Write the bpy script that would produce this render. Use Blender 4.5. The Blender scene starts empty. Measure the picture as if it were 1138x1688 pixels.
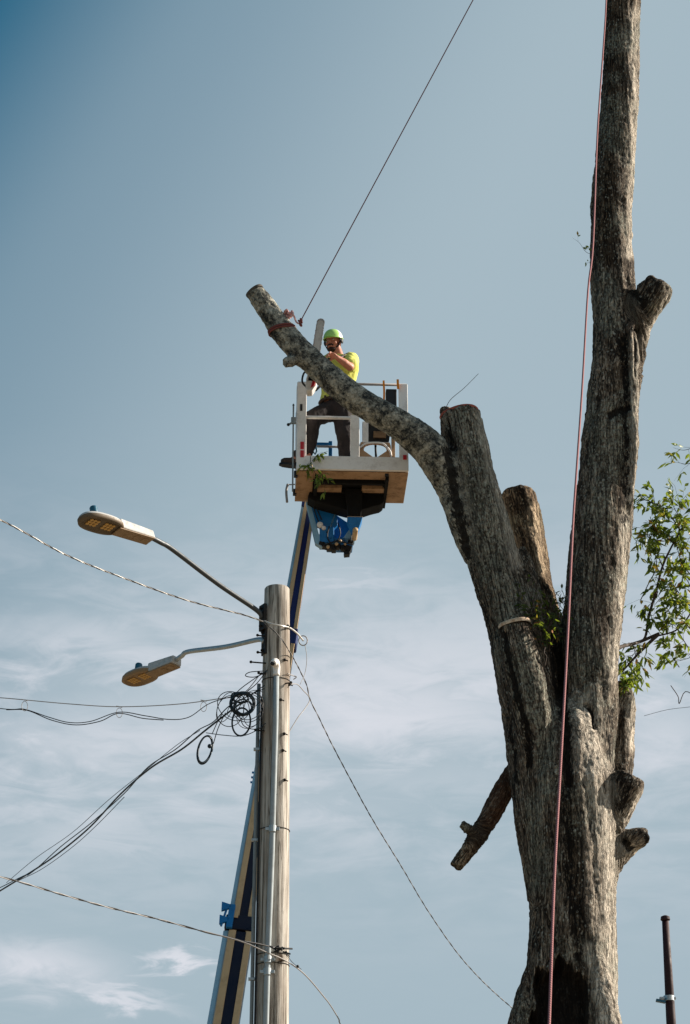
import bpy, math, random
import numpy as np
from mathutils import Vector, Matrix, noise as mnoise

SC = bpy.context.scene
COL = SC.collection
rad = math.radians

# ------------------------------------------------------------------ camera
PITCH = rad(24.0); F = 3986.0; CX, CY = 569.0, 844.0; CAMZ = 1.6
cam = bpy.data.cameras.new('camera'); camo = bpy.data.objects.new('camera', cam); COL.objects.link(camo)
camo.location = (0, 0, CAMZ); camo.rotation_euler = (math.pi/2 + PITCH, 0, 0)
cam.sensor_fit = 'VERTICAL'; cam.sensor_height = 36.0; cam.lens = F/1688*36
cam.clip_end = 5000
SC.camera = camo

# ------------------------------------------------------------------ sun + sky
SUN_AZ = rad(75)      # clockwise from +Y (view direction) toward +X
SUN_EL = rad(29)
sdir = Vector((math.sin(SUN_AZ)*math.cos(SUN_EL), math.cos(SUN_AZ)*math.cos(SUN_EL), math.sin(SUN_EL)))
sl = bpy.data.lights.new('sun', 'SUN'); sl.energy = 5.0; sl.angle = rad(0.6); sl.color = (1.0, 0.90, 0.77)
so = bpy.data.objects.new('sun', sl); COL.objects.link(so)
so.rotation_euler = sdir.to_track_quat('Z', 'Y').to_euler(); so.location = (30, 10, 40)
SC.view_settings.view_transform = 'Standard'; SC.view_settings.look = 'None'
SC.view_settings.exposure = 1.0; SC.view_settings.gamma = 1.0

world = bpy.data.worlds.new('World'); SC.world = world; world.use_nodes = True
nt = world.node_tree; nt.nodes.clear()
def N(t, **k):
    n = nt.nodes.new(t)
    for a, b in k.items(): setattr(n, a, b)
    return n
def L(a, b): nt.links.new(a, b)
def math_(op, a, b=None, c=None, clamp=False):
    n = N('ShaderNodeMath', operation=op); n.use_clamp = clamp
    for i, v in enumerate((a, b, c)):
        if v is None: continue
        if isinstance(v, (int, float)): n.inputs[i].default_value = v
        else: L(v, n.inputs[i])
    return n.outputs[0]
def mixc(f, a, b, mode='MIX'):
    n = N('ShaderNodeMix', data_type='RGBA', blend_type=mode)
    for i, v in ((0, f), (6, a), (7, b)):
        if isinstance(v, (int, float)): n.inputs[i].default_value = v
        elif isinstance(v, tuple): n.inputs[i].default_value = (*v, 1)
        else: L(v, n.inputs[i])
    return n.outputs[2]
def smooth(v, a, b):
    n = N('ShaderNodeMapRange', interpolation_type='SMOOTHSTEP'); L(v, n.inputs[0])
    n.inputs[1].default_value = a; n.inputs[2].default_value = b
    return n.outputs[0]
def nz(vec, scale, detail=6, rough=.55, dist=0.0):
    n = N('ShaderNodeTexNoise'); L(vec, n.inputs['Vector']); n.inputs['Scale'].default_value = scale
    n.inputs['Detail'].default_value = detail; n.inputs['Roughness'].default_value = rough
    n.inputs['Distortion'].default_value = dist
    return n.outputs[0]
sky = N('ShaderNodeTexSky', sky_type='NISHITA'); sky.sun_disc = False
sky.sun_elevation = SUN_EL; sky.sun_rotation = SUN_AZ; sky.air_density = 1.0; sky.dust_density = 2.2; sky.ozone_density = 2.0
tc = N('ShaderNodeTexCoord'); sep = N('ShaderNodeSeparateXYZ'); L(tc.outputs['Generated'], sep.inputs[0])
az = math_('ARCTAN2', sep.outputs[0], sep.outputs[1]); el = math_('ARCSINE', sep.outputs[2])
cmb = N('ShaderNodeCombineXYZ'); L(math_('MULTIPLY', az, 1.0), cmb.inputs[0]); L(math_('MULTIPLY', el, 2.6), cmb.inputs[1])
cmb.inputs[2].default_value = 1.7
def gauss(x, c, w):
    d = math_('DIVIDE', math_('SUBTRACT', x, c), w)
    return math_('EXPONENT', math_('MULTIPLY', math_('MULTIPLY', d, d), -1.0))
n1 = nz(cmb.outputs[0], 5.5, 7, .52, .4)
n2 = nz(cmb.outputs[0], 14.0, 8, .58, .8)
band = gauss(el, rad(18.9), rad(3.3))
cmb2 = N('ShaderNodeCombineXYZ'); L(az, cmb2.inputs[0]); L(math_('MULTIPLY', el, 3.6), cmb2.inputs[1]); cmb2.inputs[2].default_value = 4.2
n3 = nz(cmb2.outputs[0], 26.0, 7, .6, 1.0)
tex = math_('ADD', math_('MULTIPLY', n1, .35), math_('ADD', math_('MULTIPLY', n2, .35), math_('MULTIPLY', n3, .30)))
base_c = math_('MULTIPLY', math_('MULTIPLY', band, smooth(tex, .34, .62)), .72)
waz = math_('ADD', az, math_('MULTIPLY', math_('SUBTRACT', n2, .5), .05)); wel = math_('ADD', el, math_('MULTIPLY', math_('SUBTRACT', n3, .5), .028))
def puff(px, py, wx, wy, amp, slope=0.0, curve=0.0):
    v = (py-CY)/F; a0 = math.atan2((px-CX)/F, math.cos(PITCH)+v*math.sin(PITCH)); e0 = PITCH-math.atan(v)
    da = math_('DIVIDE', math_('SUBTRACT', waz, a0), wx/F)
    de = math_('DIVIDE', math_('SUBTRACT', wel, e0), wy/F)
    de = math_('ADD', math_('ADD', de, math_('MULTIPLY', da, slope)), math_('MULTIPLY', math_('MULTIPLY', da, da), curve))
    g_ = math_('EXPONENT', math_('MULTIPLY', math_('ADD', math_('MULTIPLY', da, da), math_('MULTIPLY', de, de)), -1.0))
    return math_('MULTIPLY', g_, amp)
acc = base_c
for a in ((45,1595,120,42,.80,.35), (180,1642,95,17,.75,.9), (285,1578,75,13,.85,.25,.9), (600,965,120,22,.40,-.2), (650,1185,330,62,.72,.15), (110,1060,150,38,.50),
          (230,1215,300,72,.60), (700,1290,260,40,.30), (1100,1235,110,75,.60), (180,1395,260,28,.35), (480,1330,250,36,.25), (900,1130,200,40,.45,.3)):
    acc = math_('MAXIMUM', acc, puff(*a))
dens = math_('MULTIPLY', math_('MULTIPLY', acc, 1.25), smooth(tex, .22, .56), None, True)
hs = N('ShaderNodeHueSaturation'); hs.inputs['Saturation'].default_value = .62; hs.inputs['Value'].default_value = 1.0
L(sky.outputs[0], hs.inputs['Color'])
# high thin veil fading out toward the upper left, where the sky is deepest
veil = math_('ADD', math_('MULTIPLY', el, -.9), math_('MULTIPLY', az, 1.3))
deep = mixc(1.0, hs.outputs[0], (.06, .58, .80), 'MULTIPLY')
mid = mixc(smooth(veil, rad(-47), rad(-37)), deep, (1.85, 2.95, 3.8))
SKYC = mixc(smooth(veil, rad(-41), rad(-22)), mid, (3.72, 4.75, 5.4))
skyc = mixc(dens, SKYC, (7.0, 7.2, 7.8))
bg = N('ShaderNodeBackground'); bg.inputs[1].default_value = 0.051; L(skyc, bg.inputs[0])
wo = N('ShaderNodeOutputWorld'); L(bg.outputs[0], wo.inputs[0])

# ------------------------------------------------------------------ pixel <-> world (photo pixels + horizontal distance)
CP, SP = math.cos(PITCH), math.sin(PITCH)
def P(px, py, Y):
    v = (py-CY)/F
    d = Y/(CP + v*SP)
    return Vector(((px-CX)/F*d, Y, CAMZ + d*(SP - v*CP)))
def ppm(py, Y):                       # pixels per metre there
    return F*(CP + (py-CY)/F*SP)/Y
def proj(a):                          # numpy world -> photo px
    y = a[:, 1]; z = a[:, 2]-CAMZ
    d = y*CP + z*SP; yc = -y*SP + z*CP
    return CX + a[:, 0]/d*F, CY - yc/d*F

# ------------------------------------------------------------------ mesh helpers
RM = {}
def tag(o, label=None, cat=None, group=None, kind=None):
    if label: o['label'] = label
    if cat: o['category'] = cat
    if group: o['group'] = group
    if kind: o['kind'] = kind
    return o
def empty(name, loc, label, cat, group=None, rz=0.0):
    o = bpy.data.objects.new(name, None); COL.objects.link(o)
    o.location = loc; o.rotation_euler = (0, 0, rz); o.empty_display_size = .2
    RM[o.name] = Matrix.LocRotScale(Vector(loc), o.rotation_euler.to_quaternion(), None)
    return tag(o, label, cat, group)
def link_mesh(name, me, mat, parent=None):
    o = bpy.data.objects.new(name, me); COL.objects.link(o)
    for m in (mat if isinstance(mat, (list, tuple)) else [mat]):
        if m: me.materials.append(m)
    if parent is not None:
        M = RM.get(parent.name)
        if M is not None:
            me.transform(M.inverted()); RM[o.name] = M
        o.parent = parent
    return o
class MB:
    def __init__(s): s.v = []; s.f = []; s.mi = []; s.X = None; s.cur = 0; s.cuts = []
    def cut(s): s.cuts.append((len(s.v), len(s.f)))
    def add(s, vs, fs):
        k = len(s.v)
        for v in vs:
            v = Vector(v); s.v.append(tuple(s.X @ v) if s.X else tuple(v))
        for f in fs: s.f.append([i+k for i in f]); s.mi.append(s.cur)
        return s
    def hexa(s, a, b):                # a, b: 4 points each, bottom and top
        return s.add(list(a)+list(b), [(3,2,1,0),(4,5,6,7),(0,1,5,4),(1,2,6,5),(2,3,7,6),(3,0,4,7)])
    def box(s, x0, x1, y0, y1, z0, z1, M=None):
        vs = [(x0,y0,z0),(x1,y0,z0),(x1,y1,z0),(x0,y1,z0),(x0,y0,z1),(x1,y0,z1),(x1,y1,z1),(x0,y1,z1)]
        if M: vs = [M @ Vector(v) for v in vs]
        return s.hexa(vs[:4], vs[4:])
    def tube(s, pts, r, n=10, cap=True):
        pts = [Vector(p) for p in pts]
        rs = r if isinstance(r, (list, tuple)) else [r]*len(pts)
        T = []
        for i in range(len(pts)):
            t = pts[min(i+1, len(pts)-1)]-pts[max(i-1, 0)]
            T.append(t.normalized() if t.length > 1e-9 else Vector((0,0,1)))
        u = T[0].orthogonal().normalized(); vs = []
        for i, p in enumerate(pts):
            u = (u - T[i]*u.dot(T[i])).normalized(); w = T[i].cross(u)
            for k in range(n):
                a = 2*math.pi*k/n
                vs.append(p + (u*math.cos(a)+w*math.sin(a))*rs[i])
        fs = []
        for i in range(len(pts)-1):
            for k in range(n):
                fs.append((i*n+k, i*n+(k+1)%n, (i+1)*n+(k+1)%n, (i+1)*n+k))
        if cap:
            fs.append(tuple(range(n-1, -1, -1))); fs.append(tuple((len(pts)-1)*n+k for k in range(n)))
        return s.add(vs, fs)
    def prism(s, poly, ax):           # poly points (3D) extruded by vector ax
        n = len(poly); ax = Vector(ax); vs = [Vector(p) for p in poly]+[Vector(p)+ax for p in poly]
        fs = [tuple(range(n-1, -1, -1)), tuple(range(n, 2*n))]+[(i, (i+1)%n, n+(i+1)%n, n+i) for i in range(n)]
        return s.add(vs, fs)
    def ringplate(s, outer, inner, ax):
        n = len(outer); ax = Vector(ax)
        vs = [Vector(p) for p in outer]+[Vector(p) for p in inner]
        vs += [v+ax for v in vs]; fs = []
        for i in range(n):
            j = (i+1) % n
            fs += [(i, j, n+j, n+i), (2*n+j, 2*n+i, 3*n+i, 3*n+j), (i, 2*n+i, 2*n+j, j), (n+i, n+j, 3*n+j, 3*n+i)]
        return s.add(vs, fs)
    def ball(s, c, rx, ry=None, rz=None, M=None, nu=16, nv=10):
        ry = ry or rx; rz = rz or rx; vs = []; fs = []; c = Vector(c)
        for j in range(nv+1):
            t = math.pi*j/nv
            for i in range(nu):
                a = 2*math.pi*i/nu
                q = Vector((rx*math.sin(t)*math.cos(a), ry*math.sin(t)*math.sin(a), rz*math.cos(t)))
                vs.append(c + (M @ q if M else q))
        for j in range(nv):
            for i in range(nu):
                fs.append((j*nu+i, (j+1)*nu+i, (j+1)*nu+(i+1)%nu, j*nu+(i+1)%nu))
        return s.add(vs, fs)
    def mesh(s, name, smooth_=False):
        me = bpy.data.meshes.new(name); me.from_pydata(s.v, [], s.f); me.validate()
        if len(me.polygons) == len(s.mi): me.polygons.foreach_set('material_index', s.mi)
        if smooth_: me.polygons.foreach_set('use_smooth', [True]*len(me.polygons))
        me.update(); return me
    def build(s, name, mat, parent=None, smooth_=False, bevel=0, auto=None):
        cs_ = [c for c in s.cuts if 0 < c[1] < len(s.f)]
        if cs_:
            cs_ = [(0, 0)]+sorted(set(cs_))+[(len(s.v), len(s.f))]; out = None
            for (v0, f0), (v1, f1) in zip(cs_[:-1], cs_[1:]):
                q_ = MB(); q_.v = s.v[v0:v1]; q_.f = [[i-v0 for i in f] for f in s.f[f0:f1]]; q_.mi = s.mi[f0:f1]; out = q_.build(name, mat, parent, smooth_, bevel, auto)
            return out
        o = link_mesh(name, s.mesh(name, smooth_ or auto is not None), mat, parent)
        if bevel:
            b = o.modifiers.new('bevel', 'BEVEL'); b.width = bevel; b.segments = 2; b.limit_method = 'ANGLE'
        if auto is not None:
            o.data.set_sharp_from_angle(angle=rad(auto))
        return o
def bake(o):
    dg = bpy.context.evaluated_depsgraph_get(); dg.update()
    me = bpy.data.meshes.new_from_object(o.evaluated_get(dg)); bpy.data.objects.remove(o); return me
def voxel(me, size, smooth_n=0):
    o = bpy.data.objects.new('tmp', me); COL.objects.link(o)
    m = o.modifiers.new('r', 'REMESH'); m.mode = 'VOXEL'; m.voxel_size = size; m.use_smooth_shade = True
    if smooth_n:
        k = o.modifiers.new('s', 'SMOOTH'); k.iterations = smooth_n; k.factor = .5
    return bake(o)
def catmull(pts, n=8):
    pts = [Vector(p) if not isinstance(p, Vector) else p for p in pts]
    a = [pts[0]*2-pts[1]]+pts+[pts[-1]*2-pts[-2]]; out = []
    for i in range(1, len(a)-2):
        for k in range(n):
            t = k/n
            out.append(.5*((2*a[i])+(a[i+1]-a[i-1])*t+(2*a[i-1]-5*a[i]+4*a[i+1]-a[i+2])*t*t+(3*a[i]-a[i-1]-3*a[i+1]+a[i+2])*t**3))
    out.append(pts[-1]); return out
def catR(rs, n=8):
    return [float(np.interp(i/n, range(len(rs)), rs)) for i in range((len(rs)-1)*n+1)]

# ------------------------------------------------------------------ materials
class MT:
    def __init__(s, name):
        s.m = bpy.data.materials.new(name); s.m.use_nodes = True; s.t = s.m.node_tree
        s.b = s.t.nodes['Principled BSDF']
    def n(s, t, **k):
        x = s.t.nodes.new(t)
        for a, b in k.items(): setattr(x, a, b)
        return x
    def l(s, a, b): s.t.links.new(a, b)
    def co(s, kind='Object', scale=(1, 1, 1)):
        c = s.n('ShaderNodeTexCoord'); m = s.n('ShaderNodeMapping'); s.l(c.outputs[kind], m.inputs[0]); m.inputs['Scale'].default_value = scale
        return m.outputs[0]
    def attrv(s, nm, scale=(1, 1, 1)):
        c = s.n('ShaderNodeAttribute'); c.attribute_name = nm; m = s.n('ShaderNodeMapping'); s.l(c.outputs['Vector'], m.inputs[0]); m.inputs['Scale'].default_value = scale
        return m.outputs[0]
    def attrf(s, nm):
        c = s.n('ShaderNodeAttribute'); c.attribute_name = nm; return c.outputs['Fac']
    def noise(s, v, sc, det=5, ro=.55, di=0):
        x = s.n('ShaderNodeTexNoise'); s.l(v, x.inputs['Vector']); x.inputs['Scale'].default_value = sc; x.inputs['Detail'].default_value = det
        x.inputs['Roughness'].default_value = ro; x.inputs['Distortion'].default_value = di; return x.outputs[0]
    def vor(s, v, sc, feat='F1'):
        x = s.n('ShaderNodeTexVoronoi', feature=feat); s.l(v, x.inputs['Vector']); x.inputs['Scale'].default_value = sc; return x.outputs['Distance']
    def ramp(s, v, stops):
        x = s.n('ShaderNodeValToRGB'); s.l(v, x.inputs[0]); e = x.color_ramp.elements
        while len(e) < len(stops): e.new(.5)
        for i, (p, c) in enumerate(stops): e[i].position = p; e[i].color = (*c, 1) if len(c) == 3 else c
        return x.outputs[0]
    def sm(s, v, a, b, lo=0, hi=1):
        x = s.n('ShaderNodeMapRange', interpolation_type='SMOOTHSTEP'); s.l(v, x.inputs[0]); x.inputs[1].default_value = a; x.inputs[2].default_value = b
        x.inputs[3].default_value = lo; x.inputs[4].default_value = hi; return x.outputs[0]
    def ma(s, op, a, b=None, clamp=False):
        x = s.n('ShaderNodeMath', operation=op); x.use_clamp = clamp
        for i, v in enumerate((a, b)):
            if v is None: continue
            if isinstance(v, (int, float)): x.inputs[i].default_value = v
            else: s.l(v, x.inputs[i])
        return x.outputs[0]
    def mix(s, f, a, b, mode='MIX'):
        x = s.n('ShaderNodeMix', data_type='RGBA', blend_type=mode)
        for i, v in ((0, f), (6, a), (7, b)):
            if isinstance(v, (int, float)): x.inputs[i].default_value = v
            elif isinstance(v, tuple): x.inputs[i].default_value = (*v, 1)
            else: s.l(v, x.inputs[i])
        return x.outputs[2]
    def bump(s, h, st=.5, dist=.01):
        x = s.n('ShaderNodeBump'); s.l(h, x.inputs['Height']); x.inputs['Strength'].default_value = st; x.inputs['Distance'].default_value = dist
        s.l(x.outputs[0], s.b.inputs['Normal'])
    def fin(s, col=None, rough=.8, metal=0, spec=.3):
        if col is not None:
            if isinstance(col, tuple): s.b.inputs['Base Color'].default_value = (*col, 1)
            else: s.l(col, s.b.inputs['Base Color'])
        if isinstance(rough, (int, float)): s.b.inputs['Roughness'].default_value = rough
        else: s.l(rough, s.b.inputs['Roughness'])
        s.b.inputs['Metallic'].default_value = metal; s.b.inputs['Specular IOR Level'].default_value = spec
        return s.m
def paint(name, c, rough=.45, dirt=.35, dc=(.09, .07, .05), sc=9, metal=0, bump=.0):
    m = MT(name); v = m.co()
    a = m.noise(v, sc, 8, .65); b = m.noise(v, sc*6, 4, .6)
    f = m.ma('MULTIPLY', m.sm(m.ma('ADD', m.ma('MULTIPLY', a, .7), m.ma('MULTIPLY', b, .3)), .46, .68), dirt)
    col = m.mix(f, c, dc)
    if bump: m.bump(b, bump, .004)
    return m.fin(col, m.sm(a, .3, .7, max(rough-.1, .1), min(rough+.2, 1)), metal)

def bark_material():
    m = MT('bark'); q = 'bark_co'
    v = m.attrv(q); vs = m.attrv(q, (1, 1, .16)); vm = m.attrv(q, (1, 1, .35))
    kind = m.attrf('mottled'); stain_shade = m.attrf('stain_shade'); rust = m.attrf('rust')
    warpn = m.noise(vs, 9, 4, .6)
    vr = m.attrv(q, (1, 1, .085)); vr2 = m.attrv(q, (1, 1, .15)); vb = m.attrv(q, (1, 1, .45))
    fis = m.noise(vs, 34, 7, .68, .6)
    r1 = m.sm(m.ma('ABSOLUTE', m.ma('SUBTRACT', m.noise(vr, 15, 4, .55, .7), .5)), .004, .050)
    r2 = m.sm(m.ma('ABSOLUTE', m.ma('SUBTRACT', m.noise(vr2, 34, 4, .6, .7), .5)), .002, .048)
    brk = m.sm(m.noise(vb, 42, 3, .6), .40, .50)
    crack = m.ma('MULTIPLY', m.ma('MULTIPLY', r1, m.ma('ADD', m.ma('MULTIPLY', r2, .8), .2)), m.ma('ADD', m.ma('MULTIPLY', brk, .45), .55))
    lowf = m.noise(v, 1.7, 4, .55); mid = m.noise(vm, 5, 6, .6); fine = m.noise(vm, 70, 4, .7)
    bark = m.ramp(m.ma('ADD', m.ma('MULTIPLY', fis, .6), m.ma('MULTIPLY', fine, .4)), [(.37, (.045, .034, .025)), (.455, (.145, .11, .080)), (.53, (.32, .262, .20)), (.62, (.56, .48, .39))])
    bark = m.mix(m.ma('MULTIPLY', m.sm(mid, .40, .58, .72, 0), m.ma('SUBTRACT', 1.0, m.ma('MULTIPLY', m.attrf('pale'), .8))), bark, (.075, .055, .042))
    bark = m.mix(m.sm(crack, .0, .75, .97, 0), bark, (.012, .0095, .008), 'MIX')
    shade_f = m.ma('MULTIPLY', m.sm(m.ma('ADD', m.attrf('shade_algae'), m.ma('MULTIPLY', m.ma('SUBTRACT', m.noise(vm, 12, 6, .7), .5), 2.2)), .25, .75), m.ma('MULTIPLY', m.attrf('shade_algae'), 1.0, True))
    bark = m.mix(shade_f, bark, m.mix(1.0, bark, (.33, .29, .25), 'MULTIPLY'))
    sun_pale = m.ma('MULTIPLY', m.attrf('pale'), m.sm(m.noise(vr2, 13, 5, .65), .30, .46))
    bark = m.mix(m.ma('MULTIPLY', sun_pale, m.sm(crack, .05, .5, .25, .88)), bark, m.mix(fine, (.50, .43, .345), (.78, .70, .59)))
    # lichen: large soft patches broken into flecks
    fl = m.noise(v, 38, 5, .7); lm = m.sm(m.ma('ADD', m.ma('ADD', m.ma('MULTIPLY', lowf, .75), m.ma('MULTIPLY', fl, .25)), m.ma('MULTIPLY', m.attrf('lichen'), .24)), .50, .62)
    lich = m.mix(m.noise(v, 16, 4), (.20, .22, .165), (.40, .41, .35))
    bark = m.mix(m.ma('MULTIPLY', m.ma('MULTIPLY', lm, m.sm(fl, .40, .56)), m.ma('ADD', m.ma('MULTIPLY', crack, .62), .15)), bark, lich)
    fk = m.ma('MULTIPLY', m.sm(m.vor(m.attrv(q, (1, 1, .55)), 34), .34, .20), m.sm(m.noise(v, 9, 4, .7), .44, .56))
    bark = m.mix(m.ma('MULTIPLY', fk, .75), bark, m.mix(fine, (.26, .25, .20), (.52, .50, .43)))
    spots = m.vor(v, 15); sp = m.ma('MULTIPLY', m.sm(spots, .24, .15), m.sm(m.noise(v, 5, 3), .50, .60))
    bark = m.mix(m.ma('MULTIPLY', sp, .62), bark, (.42, .41, .36))
    # smooth mottled upper limb
    m1 = m.noise(v, 31, 8, .78, .5); m2 = m.noise(v, 8, 3, .55, .4)
    mot = m.ramp(m.ma('ADD', m.ma('MULTIPLY', m1, .60), m.ma('MULTIPLY', m2, .40)), [(.40, (.016, .020, .022)), (.455, (.070, .070, .064)), (.51, (.22, .215, .18)), (.60, (.50, .48, .41))])
    col = m.mix(kind, bark, mot)
    col = m.mix(m.ma('MULTIPLY', rust, .75), col, (.11, .05, .03))
    st = m.ma('MULTIPLY', m.sm(m.ma('ADD', stain_shade, m.ma('MULTIPLY', m.ma('SUBTRACT', m.noise(vm, 30, 6, .75), .5), 2.6)), .34, .52), .93)
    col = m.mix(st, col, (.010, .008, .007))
    h = m.ma('ADD', m.ma('MULTIPLY', fis, .4), m.ma('MULTIPLY', crack, .8))
    h = m.ma('ADD', m.ma('MULTIPLY', h, m.ma('SUBTRACT', 1.0, m.ma('MULTIPLY', kind, .75))), m.ma('MULTIPLY', fl, .25))
    gold = m.ma('MULTIPLY', m.attrf('golden_bounce'), .65); col = m.mix(gold, col, m.mix(1.0, col, (1.0, .70, .36), 'MULTIPLY'))  # warm bounced light tinted into the back stub; dead branch tinted browner
    m.bump(h, .9, .035)
    return m.fin(col, .93, 0, .12)
BARK = bark_material()
def cutwood():
    m = MT('fresh_cut_wood'); v = m.co(); r = m.noise(v, 22, 6, .6)
    col = m.ramp(r, [(.35, (.34, .22, .14)), (.6, (.62, .50, .38))]); m.bump(r, .4, .01); return m.fin(col, .85)
CUT = cutwood()
CUTOLD = paint('grey_weathered_cut', (.085, .072, .058), .9, .7, (.02, .017, .014), 16, 0, .5)
CUTRED = paint('weathered_red_cut', (.34, .085, .055), .8, .6, (.10, .05, .035), 20)
def polewood():
    m = MT('weathered_pole_wood'); v = m.co('Object', (1, 1, .035)); v2 = m.co('Object', (1, 1, .25)); vo = m.co()
    g = m.noise(v, 34, 8, .7); g2 = m.noise(v, 9, 5, .6); p = m.noise(v2, 3.5, 5, .6)
    col = m.ramp(g, [(.36, (.08, .066, .054)), (.45, (.31, .275, .235)), (.53, (.48, .44, .39)), (.66, (.62, .575, .51))])
    col = m.mix(m.sm(p, .42, .68, 0, .55), col, (.20, .15, .11))
    col = m.mix(m.sm(g2, .6, .72, 0, .7), col, (.07, .05, .038))
    ck = m.noise(m.co('Object', (1, 1, .022)), 15, 4, .6, .5); col = m.mix(m.sm(m.ma('ABSOLUTE', m.ma('SUBTRACT', ck, .5)), .0, .014, .8, 0), col, (.035, .026, .02))
    kn = m.vor(m.co('Object', (1, 1, .45)), 3.1); col = m.mix(m.sm(kn, .13, .06), col, (.06, .035, .02))
    m.bump(m.ma('ADD', g, m.ma('MULTIPLY', g2, .8)), .7, .012); return m.fin(col, .88, 0, .2)
POLE = polewood()
ALU = paint('galvanised_steel', (.42, .46, .48), .42, .3, (.20, .20, .19), 14, .55)
CONDUIT = paint('grey_plastic_conduit', (.33, .37, .39), .75, .4, (.2, .2, .19), 8)
CONDUITD = paint('dull_grey_conduit', (.23, .26, .27), .5, .4, (.12, .12, .12), 8)
BLACK = paint('black_rubber', (.012, .014, .017), .55, .3, (.05, .045, .04), 12)
NAVYC = paint('dark_teal_cable', (.008, .022, .035), .4, .2, (.03, .03, .03), 12)
STRAND = paint('bare_aluminium_strand', (.55, .53, .50), .4, .25, (.2, .18, .16), 20, .4)
GREYW = paint('dull_grey_wire', (.30, .28, .27), .5, .3, (.12, .11, .1), 20)
WHITE = paint('chalky_white_paint', (.80, .77, .74), .5, .32, (.26, .20, .15), 7, 0, .1)
TANP = paint('tan_bounce_underside', (.42, .255, .14), .6, .75, (.12, .065, .035), 7)  # tan puts the warm ground bounce under the basket into the colour
BOOMTAN = paint('yellowed_boom_flange', (.52, .36, .20), .5, .35, (.18, .12, .07), 5)
BOOMW = paint('boom_side_white', (.62, .57, .50), .5, .3, (.25, .2, .15), 5)
NAVYB = paint('near_black_navy_boom', (.004, .006, .022), .35, .25, (.012, .010, .010), 6)
NAVY = paint('navy_boom_paint', (.008, .017, .10), .35, .25, (.01, .01, .02), 6)
LBLUE = paint('pale_blue_tray_paint', (.24, .43, .58), .4, .25, (.1, .14, .18), 7)
BLUE = paint('bright_blue_paint', (.008, .15, .40), .35, .3, (.01, .03, .06), 8)
DARK = paint('dark_greasy_steel', (.009, .007, .006), .6, .4, (.03, .02, .012), 9)
PITCHB = paint('matt_black_steel', (.004, .0035, .003), .95, .15, (.02, .012, .008), 9)
REDP = paint('red_marking', (.50, .02, .03), .5, .25, (.3, .2, .18), 25)
ORANGE = paint('orange_webbing', (.70, .22, .01), .7, .2, (.3, .1, .02), 25)
LAMPG = paint('pale_lamp_housing', (.46, .46, .45), .55, .6, (.2, .18, .15), 9)
LAMPB = paint('tan_lamp_underside', (.27, .18, .10), .5, .4, (.12, .08, .05), 12)
LAMPR = paint('dark_lamp_rim', (.13, .095, .06), .5, .35, (.07, .055, .04), 12)
LENS = paint('amber_lamp_lens', (.55, .33, .10), .22, .35, (.2, .11, .04), 40)
CELL = paint('blue_photocell', (.02, .10, .16), .3, .2, (.01, .02, .03), 10)
RUSTP = paint('dark_red_brown_steel', (.030, .010, .012), .6, .5, (.012, .010, .014), 6)
def rope_m(name, c, c2, sc=60):
    m = MT(name); w = m.n('ShaderNodeTexWave', wave_type='BANDS', bands_direction='DIAGONAL'); m.l(m.co(), w.inputs['Vector']); w.inputs['Scale'].default_value = sc
    col = m.mix(w.outputs['Fac'], c, c2); m.bump(w.outputs['Fac'], .5, .004); return m.fin(col, .85)
PINK = rope_m('pink_braided_rope', (.36, .15, .15), (.20, .08, .085), 25)
MAROON = rope_m('dark_maroon_rope', (.22, .065, .06), (.12, .035, .035))
PALEPINK = rope_m('pale_pink_rope', (.75, .50, .48), (.52, .26, .26))
def leafm(name, c1, c2, c3):
    m = MT(name); g = m.n('ShaderNodeNewGeometry'); col = m.ramp(g.outputs['Random Per Island'], [(0, c1), (.35, c2), (.85, c3), (1, (.42, .16, .04))])
    m.fin(col, .5, 0, .4)
    tr = m.n('ShaderNodeBsdfTranslucent'); mc = m.mix(.6, col, (.30, .38, .03), 'MIX'); m.l(mc, tr.inputs[0])
    mx = m.n('ShaderNodeMixShader'); mx.inputs[0].default_value = .38; m.l(m.b.outputs[0], mx.inputs[1]); m.l(tr.outputs[0], mx.inputs[2])
    m.l(mx.outputs[0], m.t.nodes['Material Output'].inputs[0]); return m.m
LEAF = leafm('oak_leaf', (.020, .050, .010), (.055, .11, .016), (.18, .235, .030))
LEAFD = leafm('dark_leaf', (.008, .020, .008), (.018, .036, .010), (.035, .055, .012))
TWIG = paint('twig_bark', (.045, .032, .025), .85, .4, (.12, .09, .07), 20)
SHIRT = paint('yellow_green_cloth', (.62, .62, .14), .85, .5, (.46, .36, .02), 7, 0, .3)
PANTS = paint('charcoal_trousers', (.022, .018, .019), .9, .4, (.05, .042, .038), 9, 0, .3)
SKIN = paint('tanned_skin', (.46, .185, .12), .55, .35, (.30, .11, .07), 18)
HELM = paint('lime_helmet_shell', (.36, .60, .16), .3, .2, (.25, .4, .1), 14)
HELMW = paint('white_helmet_back', (.72, .74, .68), .35, .2, (.4, .45, .3), 14)
BEARD = paint('dark_beard', (.035, .018, .014), .9, .3, (.07, .04, .03), 60)
BOOT = paint('brown_leather_boot', (.05, .032, .024), .6, .4, (.02, .015, .012), 25)
BAR = paint('dull_saw_bar', (.46, .42, .37), .4, .45, (.22, .17, .13), 20, .3)
def groundm():
    m = MT('pale_dry_ground'); v = m.co('Object'); a = m.noise(v, .25, 6); b = m.noise(v, 9, 6, .7)
    col = m.ramp(m.ma('ADD', m.ma('MULTIPLY', a, .5), m.ma('MULTIPLY', b, .5)), [(.35, (.12, .10, .065)), (.6, (.26, .21, .15))]); m.bump(b, .3, .02); return m.fin(col, .95)

# ------------------------------------------------------------------ ground
g = MB(); g.add([(-1500, -1500, 0), (1500, -1500, 0), (1500, 1500, 0), (-1500, 1500, 0)], [(0, 1, 2, 3)])
tag(g.build('ground', groundm()), kind='structure')

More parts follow.
